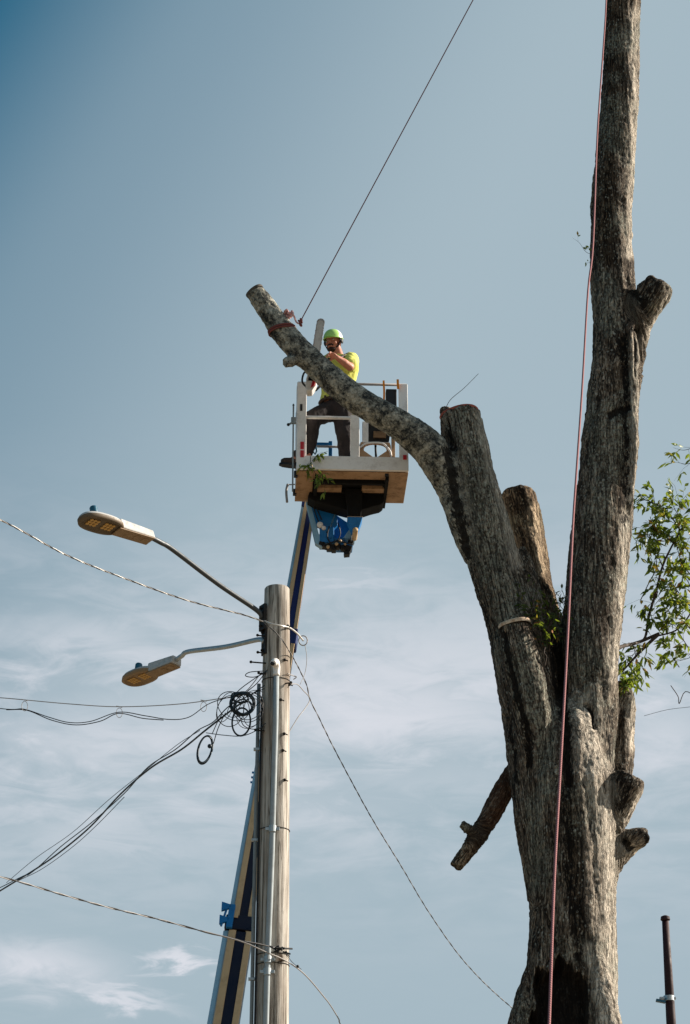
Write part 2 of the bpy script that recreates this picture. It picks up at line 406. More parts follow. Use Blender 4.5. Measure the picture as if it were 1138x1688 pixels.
# ================================================================== THE TREE
# px, py, Y, radius in px
LIMBS = {
 'trunk': [(925,2960,24,150),(926,2780,24,118),(930,2400,24,100),(934,2000,24,94),(938,1760,24,88),(940,1680,24,80),(943,1600,24,75),(944,1500,24,72),(940,1400,24,75),(935,1300,24,77),(930,1225,24,62),(928,1170,24.05,38),(928,1140,24.1,14)],
 'left_stem': [(920,1480,24,52),(905,1350,24,56),(889,1250,24,52),(880,1190,24,50),(867,1100,24,52),(836,1000,24,43),(807,900,24,41.5),(782,800,23.95,40),(768,730,23.95,36),(758.5,684,23.95,33)],
 'right_stem': [(965,1500,24.05,52),(974,1380,24.05,46),(972,1250,24.05,42),(970,1150,24.1,47),(970,1100,24.1,48),(979,1000,24.1,48.5),(989,900,24.1,50),(1000,800,24.1,47),(1008,700,24.1,46),(1016,600,24.1,42.5),(1019,540,24.1,41),(1012,480,24.1,37),(1007,400,24.1,32.5),(1011,300,24.1,32.5),(1020,186,24.1,31.5),(1027,12,24.1,28.5),(1033,-200,24.1,26),(1030,-450,24.1,23)],
 'front_stub': [(850,1031,23.66,26),(859,1080,23.68,29),(874,1160,23.74,34),(890,1260,23.84,32),(902,1350,23.95,28)],
 'back_stub': [(855,808,24.7,21),(856,818,24.7,30),(862,850,24.7,34),(874,910,24.6,31),(884,970,24.45,27),(905,1050,24.3,30),(925,1120,24.2,30)],
 'big_limb': [(421,481,23.40,16.5),(450,523,23.42,18.5),(480,563,23.45,20),(515,598,23.47,21.5),(560,637,23.5,22.5),(600,666,23.55,23),(645,692,23.6,24.5),(690,722,23.7,29),(722,757,23.8,31),(748,805,23.9,28),(768,860,23.95,30),(790,920,24,24)],
 'limb_nub': [(506,580,23.5,16),(490,590,23.45,12),(478,596,23.4,9.5),(469,599,23.38,7.5)],
 'top_nub': [(748,760,24,18),(740,712,24.1,16),(736,682,24.15,12),(736,674,24.15,10)],
 'knob': [(1030,600,24.1,30),(1042,555,24.08,28),(1058,515,24.0,29),(1080,482,23.92,28),(1087,468,23.9,22)],
 'dead_branch': [(890,1225,24.35,18),(840,1288,24.3,17),(808,1345,24.25,15.5),(778,1393,24.2,14),(752,1430,24.2,12)],
 'dead_nub': [(796,1382,24.2,12),(778,1370,24.15,9),(768,1364,24.1,7),(761,1358,24.1,7)],
 'rear_stub': [(1018,1132,24.65,21),(1022,1160,24.65,26),(1021,1225,24.6,25),(1018,1300,24.5,24),(1000,1380,24.3,26)],
 'side_stub': [(980,1400,24.1,28),(1010,1338,23.98,29),(1034,1292,23.88,29),(1041,1279,23.86,24)],
 'low_knob': [(975,1455,24.1,34),(1008,1412,24.1,27),(1037,1388,24.05,22),(1060,1380,24.0,16),(1068,1378,24.0,12)],
 'root_flare': [(880,1590,23.9,10),(872,1650,23.9,22),(868,1720,23.9,32),(860,1850,23.9,42),(850,2500,23.8,55),(830,2950,23.7,85)],
 'root_ridge': [(975,1540,23.72,10),(985,1610,23.66,20),(1000,1690,23.6,26),(1010,1800,23.6,34),(1010,2500,23.5,50),(1030,2950,23.3,90)],
 'ridge': [(950,1140,23.86,8),(966,1200,23.84,15),(975,1280,23.86,19),(982,1380,23.88,21),(990,1480,23.9,20),(1000,1580,23.92,18)],
 'collar_ridge': [(856,905,24.02,8),(866,930,24.0,13),(876,975,23.98,16),(888,1040,23.98,20)],
 'knob_ridge': [(1036,520,23.90,9),(1041,560,23.86,11),(1040,640,23.86,12),(1042,740,23.88,11),(1038,850,23.98,7),(1032,930,24.1,3)],
}
def vnoise(p, seed=0):
    i = np.floor(p).astype(np.int64); f = p-i; f = f*f*(3-2*f)
    def h(a, b, c):
        n = (a*374761393 + b*668265263 + c*2147483647 + seed*1274126177) & 0xffffffff
        n = ((n ^ (n >> 13))*1274126177) & 0xffffffff
        return ((n ^ (n >> 16)) & 0xffff)/65535.0
    x, y, z = i[:, 0], i[:, 1], i[:, 2]; r = 0
    for dx in (0, 1):
        for dy in (0, 1):
            for dz in (0, 1):
                w = (f[:, 0] if dx else 1-f[:, 0])*(f[:, 1] if dy else 1-f[:, 1])*(f[:, 2] if dz else 1-f[:, 2])
                r = r + w*h(x+dx, y+dy, z+dz)
    return r*2-1
def fbm(p, o=4, seed=0):
    s = 0; a = 1; t = 0
    for k in range(o): s = s+a*vnoise(p*(2**k), seed+k); t += a; a *= .5
    return s/t

tree = empty('tree', P(925, 2960, 24), 'huge pruned hardwood tree with bare lichen covered trunk and sawn off limbs', 'tree')
mb = MB(); paths = {}
for nm, pts in LIMBS.items():
    w = [P(a, b, c) for a, b, c, r in pts]; rr = [r/ppm(b, c) for a, b, c, r in pts]
    c = catmull(w, 8); cr = catR(rr, 8); paths[nm] = (c, cr)
    mb.tube(c, cr, 28)
vm_ = voxel(mb.mesh('raw'), .0135, 5)
n = len(vm_.vertices); co = np.empty(n*3); vm_.vertices.foreach_get('co', co); co = co.reshape(-1, 3)
nm_ = np.empty(n*3); vm_.vertices.foreach_get('normal', nm_); nm_ = nm_.reshape(-1, 3)
# bark coordinates follow each limb's own axis
names = list(paths); sd = np.full((len(names), n), 9.0)
for k, nm in enumerate(names):
    c, cr = paths[nm]; A = np.array([tuple(x) for x in c]); 
    for i in range(0, len(A)-1, 2):
        j = min(i+2, len(A)-1)
        ab = A[j]-A[i]; t = np.clip(((co-A[i])@ab)/(ab@ab), 0, 1)
        d = np.linalg.norm(co-(A[i]+t[:, None]*ab), axis=1)-(cr[i]+(cr[j]-cr[i])*t)
        sd[k] = np.minimum(sd[k], d)
W = np.exp(-(sd-sd.min(0))/.025); W /= W.sum(0)
q = np.zeros_like(co); piv = np.array(tuple(P(925, 1180, 24)))
for k, nm in enumerate(names):
    c, _ = paths[nm]; ax = (c[-1]-c[0]).normalized()
    if nm in ('trunk', 'right_stem', 'ridge', 'root_ridge', 'knob_ridge', 'root_flare'): ax = Vector((0, 0, 1))
    if nm in ('collar_ridge', 'front_stub', 'big_limb', 'limb_nub', 'top_nub'): ax = (paths['left_stem'][0][-1]-paths['left_stem'][0][0]).normalized()
    R = np.array(ax.rotation_difference(Vector((0, 0, 1))).to_matrix())
    q += W[k][:, None]*((co-piv)@R.T)
wt = lambda nm: W[names.index(nm)]
mott = np.clip(wt('big_limb')+wt('limb_nub'), 0, 1)
px, py = proj(co)
front = np.clip(-nm_[:, 1]*1.6+.1, 0, 1)
def near(poly, w):
    best = np.full(n, 1e9)
    for (a, b), (c, d) in zip(poly[:-1], poly[1:]):
        vx, vy = c-a, d-b; t = np.clip(((px-a)*vx+(py-b)*vy)/(vx*vx+vy*vy), 0, 1)
        best = np.minimum(best, np.hypot(px-a-t*vx, py-b-t*vy))
    return np.exp(-(best/w)**2)
stain_shade = np.zeros(n); disp = np.zeros(n)
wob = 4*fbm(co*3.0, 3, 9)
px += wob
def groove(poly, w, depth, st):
    global stain_shade, disp
    g_ = near(poly, w)*front; disp = disp-depth*g_; stain_shade = np.maximum(stain_shade, st*g_)  # darkens the groove's colour too: painted crease shade along with black streaks
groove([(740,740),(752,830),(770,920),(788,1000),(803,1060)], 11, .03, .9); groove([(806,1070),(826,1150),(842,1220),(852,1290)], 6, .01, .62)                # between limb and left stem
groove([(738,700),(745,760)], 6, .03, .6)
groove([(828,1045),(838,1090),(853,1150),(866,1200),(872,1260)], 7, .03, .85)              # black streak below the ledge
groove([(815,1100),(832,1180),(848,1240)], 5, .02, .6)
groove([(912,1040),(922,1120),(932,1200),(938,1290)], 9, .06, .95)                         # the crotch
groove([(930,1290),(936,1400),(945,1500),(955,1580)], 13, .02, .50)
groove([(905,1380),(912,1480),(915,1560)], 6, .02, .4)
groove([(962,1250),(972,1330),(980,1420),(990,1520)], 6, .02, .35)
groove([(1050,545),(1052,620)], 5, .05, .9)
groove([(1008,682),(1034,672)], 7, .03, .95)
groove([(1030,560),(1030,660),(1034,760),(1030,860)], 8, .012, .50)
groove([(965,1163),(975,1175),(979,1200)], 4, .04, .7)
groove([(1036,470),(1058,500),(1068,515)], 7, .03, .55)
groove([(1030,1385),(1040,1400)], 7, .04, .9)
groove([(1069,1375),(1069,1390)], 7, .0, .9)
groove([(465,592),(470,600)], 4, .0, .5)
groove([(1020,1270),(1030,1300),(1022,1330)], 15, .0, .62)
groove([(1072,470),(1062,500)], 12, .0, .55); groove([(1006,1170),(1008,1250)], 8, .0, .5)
pale = np.clip(near([(962,1165),(980,1250),(996,1350),(1004,1480),(1012,1700)], 24)+near([(968,1560),(985,1620),(1000,1700)], 7)+near([(1033,850),(1022,980),(1006,1120)], 9)+near([(792,690),(815,790),(838,880),(852,930)], 9)+near([(1050,560),(1044,700),(1042,820)], 8)+near([(1047,20),(1044,250),(1036,420)], 7)+near([(880,840),(893,940)], 9)+near([(1042,1160),(1042,1230)], 8)+near([(1100,490),(1070,560)], 7)+near([(1055,1310),(1028,1350)], 9)+near([(1020,1400),(1050,1400)], 14), 0, 1)  # sunlit side painted lighter into the bark colour, over bleached streaks
shade_algae = np.clip(.55*near([(728,700),(745,800),(775,920),(800,1040),(820,1130)], 26)+.45*near([(815,720),(845,860),(868,960)], 22), 0, 1)  # shade painted into the front bark as darker colour, with algae staining
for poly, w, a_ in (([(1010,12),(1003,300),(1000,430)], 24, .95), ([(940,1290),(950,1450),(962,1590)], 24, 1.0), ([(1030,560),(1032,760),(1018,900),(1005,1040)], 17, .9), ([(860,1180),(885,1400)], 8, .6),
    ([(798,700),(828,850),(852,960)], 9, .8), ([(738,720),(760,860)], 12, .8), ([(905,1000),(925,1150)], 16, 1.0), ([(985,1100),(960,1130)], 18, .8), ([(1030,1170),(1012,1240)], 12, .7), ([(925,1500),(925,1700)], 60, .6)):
    shade_algae = np.maximum(shade_algae, a_*near(poly, w))
lichen = np.zeros(n)
for poly, w in (([(772,720),(790,800),(812,900),(836,1000)], 20), ([(866,1060),(884,1130),(900,1210),(905,1290)], 16), ([(1000,470),(1005,540)], 20), ([(955,1040),(960,1100)], 22), ([(1000,690),(985,850)], 25), ([(880,1330),(885,1450)], 14), ([(832,1060),(860,1180)], 7)):
    lichen = np.maximum(lichen, near(poly, w)*front)
# dark hollow at the foot of the visible trunk
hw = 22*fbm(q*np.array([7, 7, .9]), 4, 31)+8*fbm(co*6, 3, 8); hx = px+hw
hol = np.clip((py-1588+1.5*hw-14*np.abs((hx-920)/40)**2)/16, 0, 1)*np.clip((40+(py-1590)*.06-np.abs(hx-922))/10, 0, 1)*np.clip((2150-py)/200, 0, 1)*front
stain_shade = np.maximum(stain_shade, np.clip(hol*4, 0, 1.15))  # recess shade of the hollow painted black on top of the carving
co2 = co.copy(); co2[:, 1] += hol*.20
# burls & fluting
kk = 1-.7*mott
small = np.clip(wt('dead_branch')+wt('dead_nub')+wt('limb_nub')+wt('low_knob')*.3, 0, 1)
qs = q*np.array([1, 1, .22])
disp += .022*fbm(co*2.2, 3, 3)*(1-small*.4) + .026*fbm(qs*4.0, 3, 5)*kk*(1-small*.6) + .019*fbm(qs*14, 3, 11)*kk + .009*fbm(co*26, 2, 17)
co2 += nm_*disp[:, None]
vm_.vertices.foreach_set('co', co2.ravel())
def setf(me, nm, arr):
    a = me.attributes.new(nm, 'FLOAT', 'POINT'); a.data.foreach_set('value', arr.astype(np.float32))
rust = np.clip(wt('dead_branch')*.8*(np.clip((px-760)/60, 0, 1)), 0, 1)
setf(vm_, 'mottled', np.clip(mott*1.0, 0, 1)); setf(vm_, 'stain_shade', np.clip(stain_shade, 0, 1.2)); setf(vm_, 'rust', rust); setf(vm_, 'lichen', lichen); setf(vm_, 'pale', pale); setf(vm_, 'shade_algae', shade_algae*(1-pale)); setf(vm_, 'golden_bounce', np.clip(.7*wt('back_stub')+.35*wt('dead_branch'), 0, 1))
a = vm_.attributes.new('bark_co', 'FLOAT_VECTOR', 'POINT'); a.data.foreach_set('vector', q.astype(np.float32).ravel())
vm_.update()
vm_.materials.clear()
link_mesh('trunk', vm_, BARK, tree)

def cut_disc(nm, mat, grow=1.0, th=.022, tilt=None, off=.0):
    c, cr = paths[nm]; end = c[0] if nm in ('big_limb', 'front_stub', 'back_stub', 'rear_stub') else c[-1]
    r = cr[0] if end is c[0] else cr[-1]
    nx = c[1] if end is c[0] else c[-2]
    ax = (end-nx).normalized()
    if tilt: ax = (ax+Vector(tilt)).normalized()
    u = ax.orthogonal().normalized(); w = ax.cross(u); m = MB(); N_ = 40; rows = []
    for (k, rr, hh) in ((0, .97, -.01), (1, 1.0, th*.6), (2, .97, th), (3, .55, th*1.15), (4, .04, th)):
        rows.append([end+ax*(hh+off)+(u*math.cos(2*math.pi*i/N_)+w*math.sin(2*math.pi*i/N_))*r*grow*rr*(1+.035*math.sin(3*i*2*math.pi/N_+1)) for i in range(N_)])
    vs = [p for row in rows for p in row]; fs = []
    for j in range(len(rows)-1):
        for i in range(N_): fs.append((j*N_+i, j*N_+(i+1) % N_, (j+1)*N_+(i+1) % N_, (j+1)*N_+i))
    fs.append(tuple((len(rows)-1)*N_+i for i in range(N_))); m.add(vs, fs)
    return m.build('cut_face', mat, tree, True)
cut_disc('left_stem', CUTRED, 1.0); cut_disc('front_stub', CUT, 1.06, .03, None, .0); 
cut_disc('big_limb', CUTOLD, .98); cut_disc('right_stem', CUTOLD, 1.0); 
cut_disc('rear_stub', CUTOLD, .95); 

# ---- leaves
rng = random.Random(5)
def leaf(m, p, d, ln, wd, nrm):
    d = d.normalized(); s = d.cross(nrm)
    if s.length < .05: s = d.orthogonal()
    s = s.normalized()*wd; up = s.cross(d).normalized()*wd*.35; mid = p+d*ln*.5-up*.4+Vector((0, 0, -.05*ln)); tip = p+d*ln+Vector((0, 0, -.18*ln))
    q1 = p+d*ln*.2; q2 = p+d*ln*.75+Vector((0, 0, -.1*ln))
    m.add([p, q1+s*.6+up*.5, mid+s+up, q2+s*.55+up*.6, tip, q2-s*.55+up*.6, mid-s+up, q1-s*.6+up*.5, mid],
          [(0, 1, 8), (1, 2, 8), (2, 3, 8), (3, 4, 8), (4, 5, 8), (5, 6, 8), (6, 7, 8), (7, 0, 8)])
def rdir(zb=0.0): 
    v = Vector((rng.gauss(0, 1), rng.gauss(0, 1), rng.gauss(0, 1)+zb)); return v.normalized()
def sprig(tw, lf, pts, r0, nleaf, ln, side=.05, sub=3, droop=-.5, start=.15):
    c = catmull(pts, 6); tw.tube(c, [r0*(1-.75*i/(len(c)-1)) for i in range(len(c))], 5)
    tot = len(c)-1
    for k in range(sub):
        i = int(tot*(start+(1-start)*(k+rng.random())/sub)); i = min(i, tot)
        p = c[i]; d = (rdir(.1)+(c[min(i+1, tot)]-c[max(i-1, 0)]).normalized()*.8).normalized()
        l2 = side*(.6+rng.random()); e = p+d*l2; mid = p+d*l2*.5+rdir()*l2*.12; e += Vector((0, 0, -.1*l2))
        tw.tube([p, mid, e], [r0*.35, r0*.28, r0*.15], 4)
        nn = max(2, nleaf//max(sub, 1))
        for j in range(nn):
            t = .35+.65*rng.random(); b = p.lerp(e, t) if t > .5 else p.lerp(mid, t*2)
            leaf(lf, b, (d*.6+rdir(droop)*1.0), ln*(.65+.6*rng.random()), ln*.19, rdir())
# growth in the crotch
tw, lf = MB(), MB()
for (x, y, Y) in ((872,985,23.75),(880,1010,23.7),(895,1030,23.72),(908,1020,23.8),(918,1000,23.85),(900,1050,23.7),(885,1035,23.66),(925,990,23.95),(910,1035,23.8),(890,1000,23.8)):
    for k in range(2):
        p = P(x+rng.uniform(-6, 6), y+25, Y); sprig(tw, lf, [p, p+Vector((rng.uniform(-.08, .08), -.05, .1)), p+Vector((rng.uniform(-.14, .14), -.08, .2+.12*rng.random()))], .006, 14, .075, .10, 4)
o = tw.build('sprout_stem', TWIG, tree); lf.build('sprout_leaves', LEAFD, tree)
tw = MB()
p0 = P(898,1060,23.62); tw.tube(catmull([P(902,1058,23.66), P(897,1075,23.6), P(901,1083,23.6), P(898,1097,23.6)], 5), .007, 6); tw.tube([P(902,1058,23.66), P(912,1066,23.66)], .006, 6)
tw.build('broken_twig', TWIG, tree)
# sprouts on rear stub, near the stub top
tw, lf = MB(), MB()
for k in range(9):
    p = P(1020+rng.uniform(-6, 12), 1140+rng.uniform(-8, 6), 24.55); sprig(tw, lf, [p, p+Vector((.03, -.05, .05)), p+Vector((rng.uniform(-.04, .14), -.1, rng.uniform(-.02, .15)))], .005, 9, .085, .10, 3)
tw.build('sprout_stem', TWIG, tree); lf.build('sprout_leaves', LEAF, tree)
tw, lf = MB(), MB()
sprig(tw, lf, [P(978,420,24.0), P(966,415,23.9), P(955,400,23.9), P(944,392,23.9)], .003, 8, .065, .05, 3)
sprig(tw, lf, [P(977,432,23.95), P(966,434,23.9)], .003, 4, .06, .03, 2)
tw.build('sprout_stem', TWIG, tree); lf.build('sprout_leaves', LEAF, tree)
tw = MB(); tw.tube(catmull([P(732,682,24), P(742,660,24), P(765,640,24), P(789,616,24)], 5), [.004-.0001*i for i in range(16)], 5); tw.build('thin_twig', TWIG, tree)

# ---- the tree's leafy branch behind the trunk
A = 25.8
tw, lf = MB(), MB()
def br(pts, r0, nl, sub, side=.28, ln=.085):
    tw.cut(); sprig(tw, lf, [P(*p) for p in pts], r0, int(nl*2.5), ln*1.25, side*.75, int(sub*1.6), -.7, .1)
A = 25.8
tw.tube(catmull([P(985,1090,24.6), P(1020,1068,25.2), P(1042,1062,25.5), P(1060,1056,A), P(1087,1044,A)], 6), catR([.03, .022, .020, .019, .017], 6), 7)
tw.tube(catmull([P(1085,1046,A), P(1055,1075,A), P(1028,1105,A)], 6), catR([.022, .016, .009], 6), 6)
tw.cut(); tw.tube(catmull([P(1078,1050,A), P(1120,1035,A), P(1150,985,A), P(1168,900,A), P(1165,810,A), P(1150,735,A)], 6), catR([.010, .009, .009, .008, .006, .004], 6), 6)
tw.cut(); tw.tube(catmull([P(1052,1060,A), P(1064,1050,A), P(1070,1015,A), P(1082,975,A), P(1092,935,A), P(1108,900,A), P(1125,870,A)], 6), catR([.014, .015, .016, .015, .013, .011, .009, .007], 6), 7)
tw.tube(catmull([P(1056,990,A), P(1068,965,A), P(1082,935,A), P(1078,905,A), P(1070,880,A)], 6), catR([.006]*5, 6), 5)
for pts, r0, nl, sub in (
  ([(1125,880,A),(1105,850,A),(1080,830,A),(1054,822,A)], .010, 46, 12), ([(1110,895,A),(1090,880,A),(1070,872,A),(1062,886,A)], .008, 34, 9),
  ([(1150,900,A),(1125,860,A),(1112,838,A),(1108,825,A)], .008, 36, 9), ([(1095,940,A),(1085,915,A),(1078,880,A),(1080,850,A)], .008, 40, 10),
  ([(1150,960,A),(1125,930,A),(1115,900,A),(1098,885,A)], .008, 50, 11), ([(1150,1010,A),(1125,985,A),(1105,960,A),(1080,965,A)], .008, 44, 10),
  ([(1085,975,A),(1078,990,A),(1068,1000,A),(1062,1012,A)], .006, 26, 7), ([(1150,1050,A),(1125,1020,A),(1112,1000,A),(1100,985,A)], .008, 52, 11),
  ([(1150,1090,A),(1130,1060,A),(1118,1040,A),(1110,1025,A)], .007, 30, 7), ([(1085,1048,A),(1070,1060,A),(1050,1072,A),(1038,1090,A)], .008, 30, 9),
  ([(1028,1100,A),(1026,1120,A),(1024,1140,A)], .006, 22, 6), ([(1120,1100,A),(1105,1078,A),(1098,1072,A)], .006, 20, 5), ([(1150,735,A),(1128,742,A),(1110,738,A)], .005, 6, 2),
  ([(1150,760,A),(1130,765,A),(1118,762,A)], .005, 5, 2), ([(1045,1065,A),(1050,1090,A),(1056,1105,A)], .005, 12, 4), ([(1100,1040,A),(1100,1020,A),(1098,1008,A)], .005, 18, 5),
  ([(1150,930,A),(1135,910,A),(1120,880,A),(1122,850,A)], .008, 40, 9), ([(1150,1000,A),(1135,960,A),(1120,945,A)], .008, 36, 8), ([(1150,850,A),(1130,835,A),(1116,820,A)], .006, 12, 5),
  ([(1160,1075,A),(1135,1085,A),(1118,1090,A)], .006, 12, 4), ([(1042,905,A),(1050,902,A),(1070,890,A)], .003, 5, 2)):
    br(pts, r0, nl, sub)
tw.cut(); tw.tube(catmull([P(1150,1150,A), P(1130,1140,A), P(1120,1160,A), P(1118,1148,A), P(1106,1130,A)], 4), .005, 5)
tw.cut(); tw.tube(catmull([P(1140,1165,A), P(1100,1170,A), P(1062,1180,A)], 4), .0025, 5)
tw.build('leafy_branch', TWIG, tree); lf.build('leaves', LEAF, tree)

# ================================================================== utility pole
up = empty('utility_pole', P(433, 3050, 21.5), 'weathered grey wooden utility pole with conduits, carrying two street lamps', 'utility pole')
def PX(x, y, Y=21.5): return P(x, y, Y)
top = PX(457, 972); bot = PX(434.5, 2800)
axis_p = lambda t: top.lerp(bot, t)
c = [axis_p(i/60) for i in range(61)]
def pr(p):   # radius by height
    return float(np.interp(p.z, [0, 6.6, 8.2, 9.3, 10.7], [.175, .149, .139, .131, .117]))
m = MB(); m.tube([top+Vector((0, 0, .012))]+c, [pr(top)*.93]+[pr(p) for p in c], 40); m.build('wooden_shaft', POLE, up, auto=50)
def poleside(ang, z, off=0.0):   # ang 0 = toward camera, + = right
    t = (top.z-z)/(top.z-bot.z); p = axis_p(t); r = pr(p)+off
    return Vector((p.x+math.sin(ang)*r, p.y-math.cos(ang)*r, z))
zt = lambda py: P(450, py, 21.4).z
# conduit running up the middle with a weatherhead
m = MB(); m.tube([poleside(rad(an), zt(y), .028) for y, an in ((1112, 3), (1200, 2), (1400, -4), (1600, -13), (1800, -17), (2300, -17), (2790, -17))], .026, 14); m.build('conduit', CONDUIT, up, True)
m = MB(); hd = poleside(rad(3), zt(1108), .03)
m.tube(catmull([hd+Vector((0, .0, -.06)), hd+Vector((0, 0, .03)), hd+Vector((-.01, -.05, .06)), hd+Vector((-.03, -.09, .03))], 5), catR([.032, .036, .038, .03], 5), 14)
wh = m.build('weatherhead', WHITE, up, True)
m = MB(); m.ball(hd+Vector((-.034, -.094, .03)), .022, .012, .022); m.build('dark_opening', BLACK, wh, True)
m = MB(); m.tube([poleside(rad(-88), zt(y), .03) for y in (1122, 1300, 1500, 1700, 2200, 2790)], .018, 12); m.build('conduit', CONDUITD, up, True)
m = MB(); m.tube([poleside(rad(-62), zt(y), .016) for y in (1150, 1400, 1700, 2790)], .009, 8); m.build('conduit', BLACK, up, True)
m = MB()
for y, a in ((1585, -12), (1605, -13), (1370, -3)):
    m.cut(); p = poleside(rad(a), zt(y), .03); m.box(-.065, .065, -.01, .02, -.014, .014, Matrix.Translation(p)); m.tube([p-Vector((0, 0, .03)), p+Vector((0, 0, .03))], .034, 12)
for y in (1610, 1380, 1230):
    m.cut(); p = poleside(rad(-88), zt(y), .03); m.box(-.035, .04, -.02, .02, -.012, .012, Matrix.Translation(p))
m.build('conduit_strap', ALU, up, bevel=.002)
# bolts, spikes and hardware
m = MB()
for (x, y, l) in ((434, 1078, .07), (428, 1094, .1), (432, 1112, .05), (430, 1050, .05), (452, 1128, .02), (427, 1206, .05)):
    m.cut(); p = PX(x+14, y, 21.42); s = -1 if x < 450 else 1; m.tube([p+Vector((-s*.03, 0, 0)), p+Vector((s*(l+.07), -.02, .01))], .007, 6); m.ball(p+Vector((s*(l+.06), -.02, .01)), .014)
for (x, y) in ((462, 1210), (446, 1310), (467, 1030), (470, 1125), (460, 1238), (463, 1286), (456, 1155), (462, 1088), (449, 1366)):
    m.cut(); t_ = (x-447)/24.0; p = poleside(math.asin(max(-.95, min(.95, t_))), zt(y), .005); m.ball(p, .015, .012, .015); m.box(-.004, .035, -.012, .0, -.004, .004, Matrix.Translation(p)@Matrix.Rotation(.4, 4, 'Y'))
m.build('bolt', DARK, up)
m = MB()
for y, dz in ((1118, .01), (1572, 0), (1588, 0), (1365, 0)):
    m.cut(); z0 = zt(y); ring = [poleside(2*math.pi*k/36, z0, .003) for k in range(37)]; m.tube(ring, .004, 5, False)
m.build('banding_wire', DARK, up)

# ---- street lamps on the pole
def lamp(att, knee, end, tip, label, endc, roll):
    root = empty('street_lamp', att, label, 'street lamp', 'street lamps on the utility pole')
    m = MB(); c = catmull([att, att.lerp(knee, .08)+Vector((0, 0, .03)), att.lerp(knee, .5), knee, knee.lerp(end, .5)+Vector((0, 0, .004)), end], 6)
    m.tube(c, .024, 14); m.build('arm', endc, root, True)
    m = MB(); d0 = (att-axis_p((top.z-att.z)/(top.z-bot.z))); d0.z = 0; d0.normalize()
    Mx = Matrix.Translation(att)@Matrix(((d0.x, -d0.y, 0, 0), (d0.y, d0.x, 0, 0), (0, 0, 1, 0), (0, 0, 0, 1)))
    m.box(-.02, .012, -.05, .05, -.13, .13, Mx)
    for zz in (-.09, .09): m.tube([Mx@Vector((-.02, 0, zz)), Mx@Vector((.035, 0, zz))], .013, 8)
    m.build('bracket', DARK, root, bevel=.003)
    ax = (tip-end); ln = ax.length; x = ax.normalized(); y = Vector((0, 0, 1)).cross(x).normalized(); z = x.cross(y); th_ = rad(roll); y, z = y*math.cos(th_)+z*math.sin(th_), z*math.cos(th_)-y*math.sin(th_)
    H = Matrix(((x.x, y.x, z.x, end.x), (x.y, y.y, z.y, end.y), (x.z, y.z, z.z, end.z), (0, 0, 0, 1)))
    # neck housing: slightly tapered box
    m = MB(); m.X = H; h0, h1, w = .035, .055, .066; L0, L1 = -.03, ln*.47
    m.hexa([(L0, -w, -.05), (L1, -w, -.045), (L1, w, -.045), (L0, w, -.05)], [(L0, -w*.85, h0), (L1, -w, h1), (L1, w, h1), (L0, w*.85, h0)])
    m.build('neck_housing', LAMPG, root, bevel=.012)
    m = MB(); m.X = H; m.box(L0+.01, L1+.02, -w*.98, w*.98, -.062, -.052); m.build('neck_cover', LAMPB, root, bevel=.003)
    m = MB(); m.X = H
    for k in range(2): m.cut(); m.tube([(L0+.08+k*.10, 0, -.062), (L0+.08+k*.10, 0, -.066)], .036, 16)
    m.build('cover_plate', LAMPB, root)
    # oval head
    hl = ln*.58; cx = ln-hl*.5; N_ = 40; m = MB(); m.X = H
    def oval(a, b, zc, p=2.5):
        out = []
        for k in range(N_):
            t = 2*math.pi*k/N_; cc, ss = math.cos(t), math.sin(t)
            out.append((cx+a*math.copysign(abs(cc)**(2/p), cc), b*math.copysign(abs(ss)**(2/p), ss), zc))
        return out
    rows = [oval(hl*.5, .118, -.03), oval(hl*.51, .122, -.005), oval(hl*.48, .11, .018), oval(hl*.40, .085, .036), oval(hl*.1, .025, .045)]
    vs = [p for r_ in rows for p in r_]; fs = [(j*N_+i, j*N_+(i+1) % N_, (j+1)*N_+(i+1) % N_, (j+1)*N_+i) for j in range(4) for i in range(N_)]
    fs.append(tuple(4*N_+i for i in range(N_))); m.add(vs, fs); hd_ = m.build('lamp_head', LAMPG, root, True)
    m = MB(); m.X = H; rows = [oval(hl*.515, .125, -.008), oval(hl*.515, .125, -.045), oval(hl*.46, .098, -.052), oval(hl*.44, .088, -.035), oval(hl*.02, .02, -.033)]
    vs = [p for r_ in rows for p in r_]; fs = [(j*N_+(i+1) % N_, j*N_+i, (j+1)*N_+i, (j+1)*N_+(i+1) % N_) for j in range(4) for i in range(N_)]
    fs.append(tuple(4*N_+N_-1-i for i in range(N_))); m.add(vs, fs); m.build('rim', LAMPR if endc is DARKARM else LAMPB, root, True)
    m = MB(); m.X = H
    for sx in (-.26, .12):
        m.cut()
        for ii in range(3):
            for jj in range(3): m.ball((cx+hl*sx+ii*.040, -.034+jj*.034, -.038), .021, .018, .009, None, 8, 6)
    m.build('lens_array', LENS, root, True)
    m = MB(); m.X = H; bx = cx+hl*.12; m.tube([(bx, .0, .03), (bx, .0, .075)], .034, 16); ce = m.build('photocell_socket', LAMPG, root)
    m = MB(); m.X = H; m.tube([(bx, .0, .072), (bx, .0, .130), (bx, .0, .142)], [.037, .037, .03], 18); m.build('photocell', CELL, root)
    m = MB(); m.X = H; m.tube([(L1-.02, -w-.001, .02), (L1-.02, -w-.012, .02)], .012, 8); m.cut(); m.tube([(L1+.03, .0, .02), (L1+.03, .0, .062)], .012, 8)
    m.cut(); m.tube([(L1*.35, -w*.93-.006, .0), (L1*.35, -w*.93-.006, .03)], .007, 6); m.tube([(L1*.35, -w*.93-.006, .03), (L1*.35+.02, -w*.93-.006, .0)], .006, 6)
    m.build('latch', DARK, root)
    return root
DARKARM = paint('dark_steel_arm', (.07, .078, .085), .45, .4, (.08, .08, .08), 12, .5)
lamp(PX(433,1018,21.42), P(285,906,20.72), P(244,883,20.48), P(133,850,19.90), 'upper street lamp on a dark arm, its oval underside brown with amber lenses', DARKARM, 13)
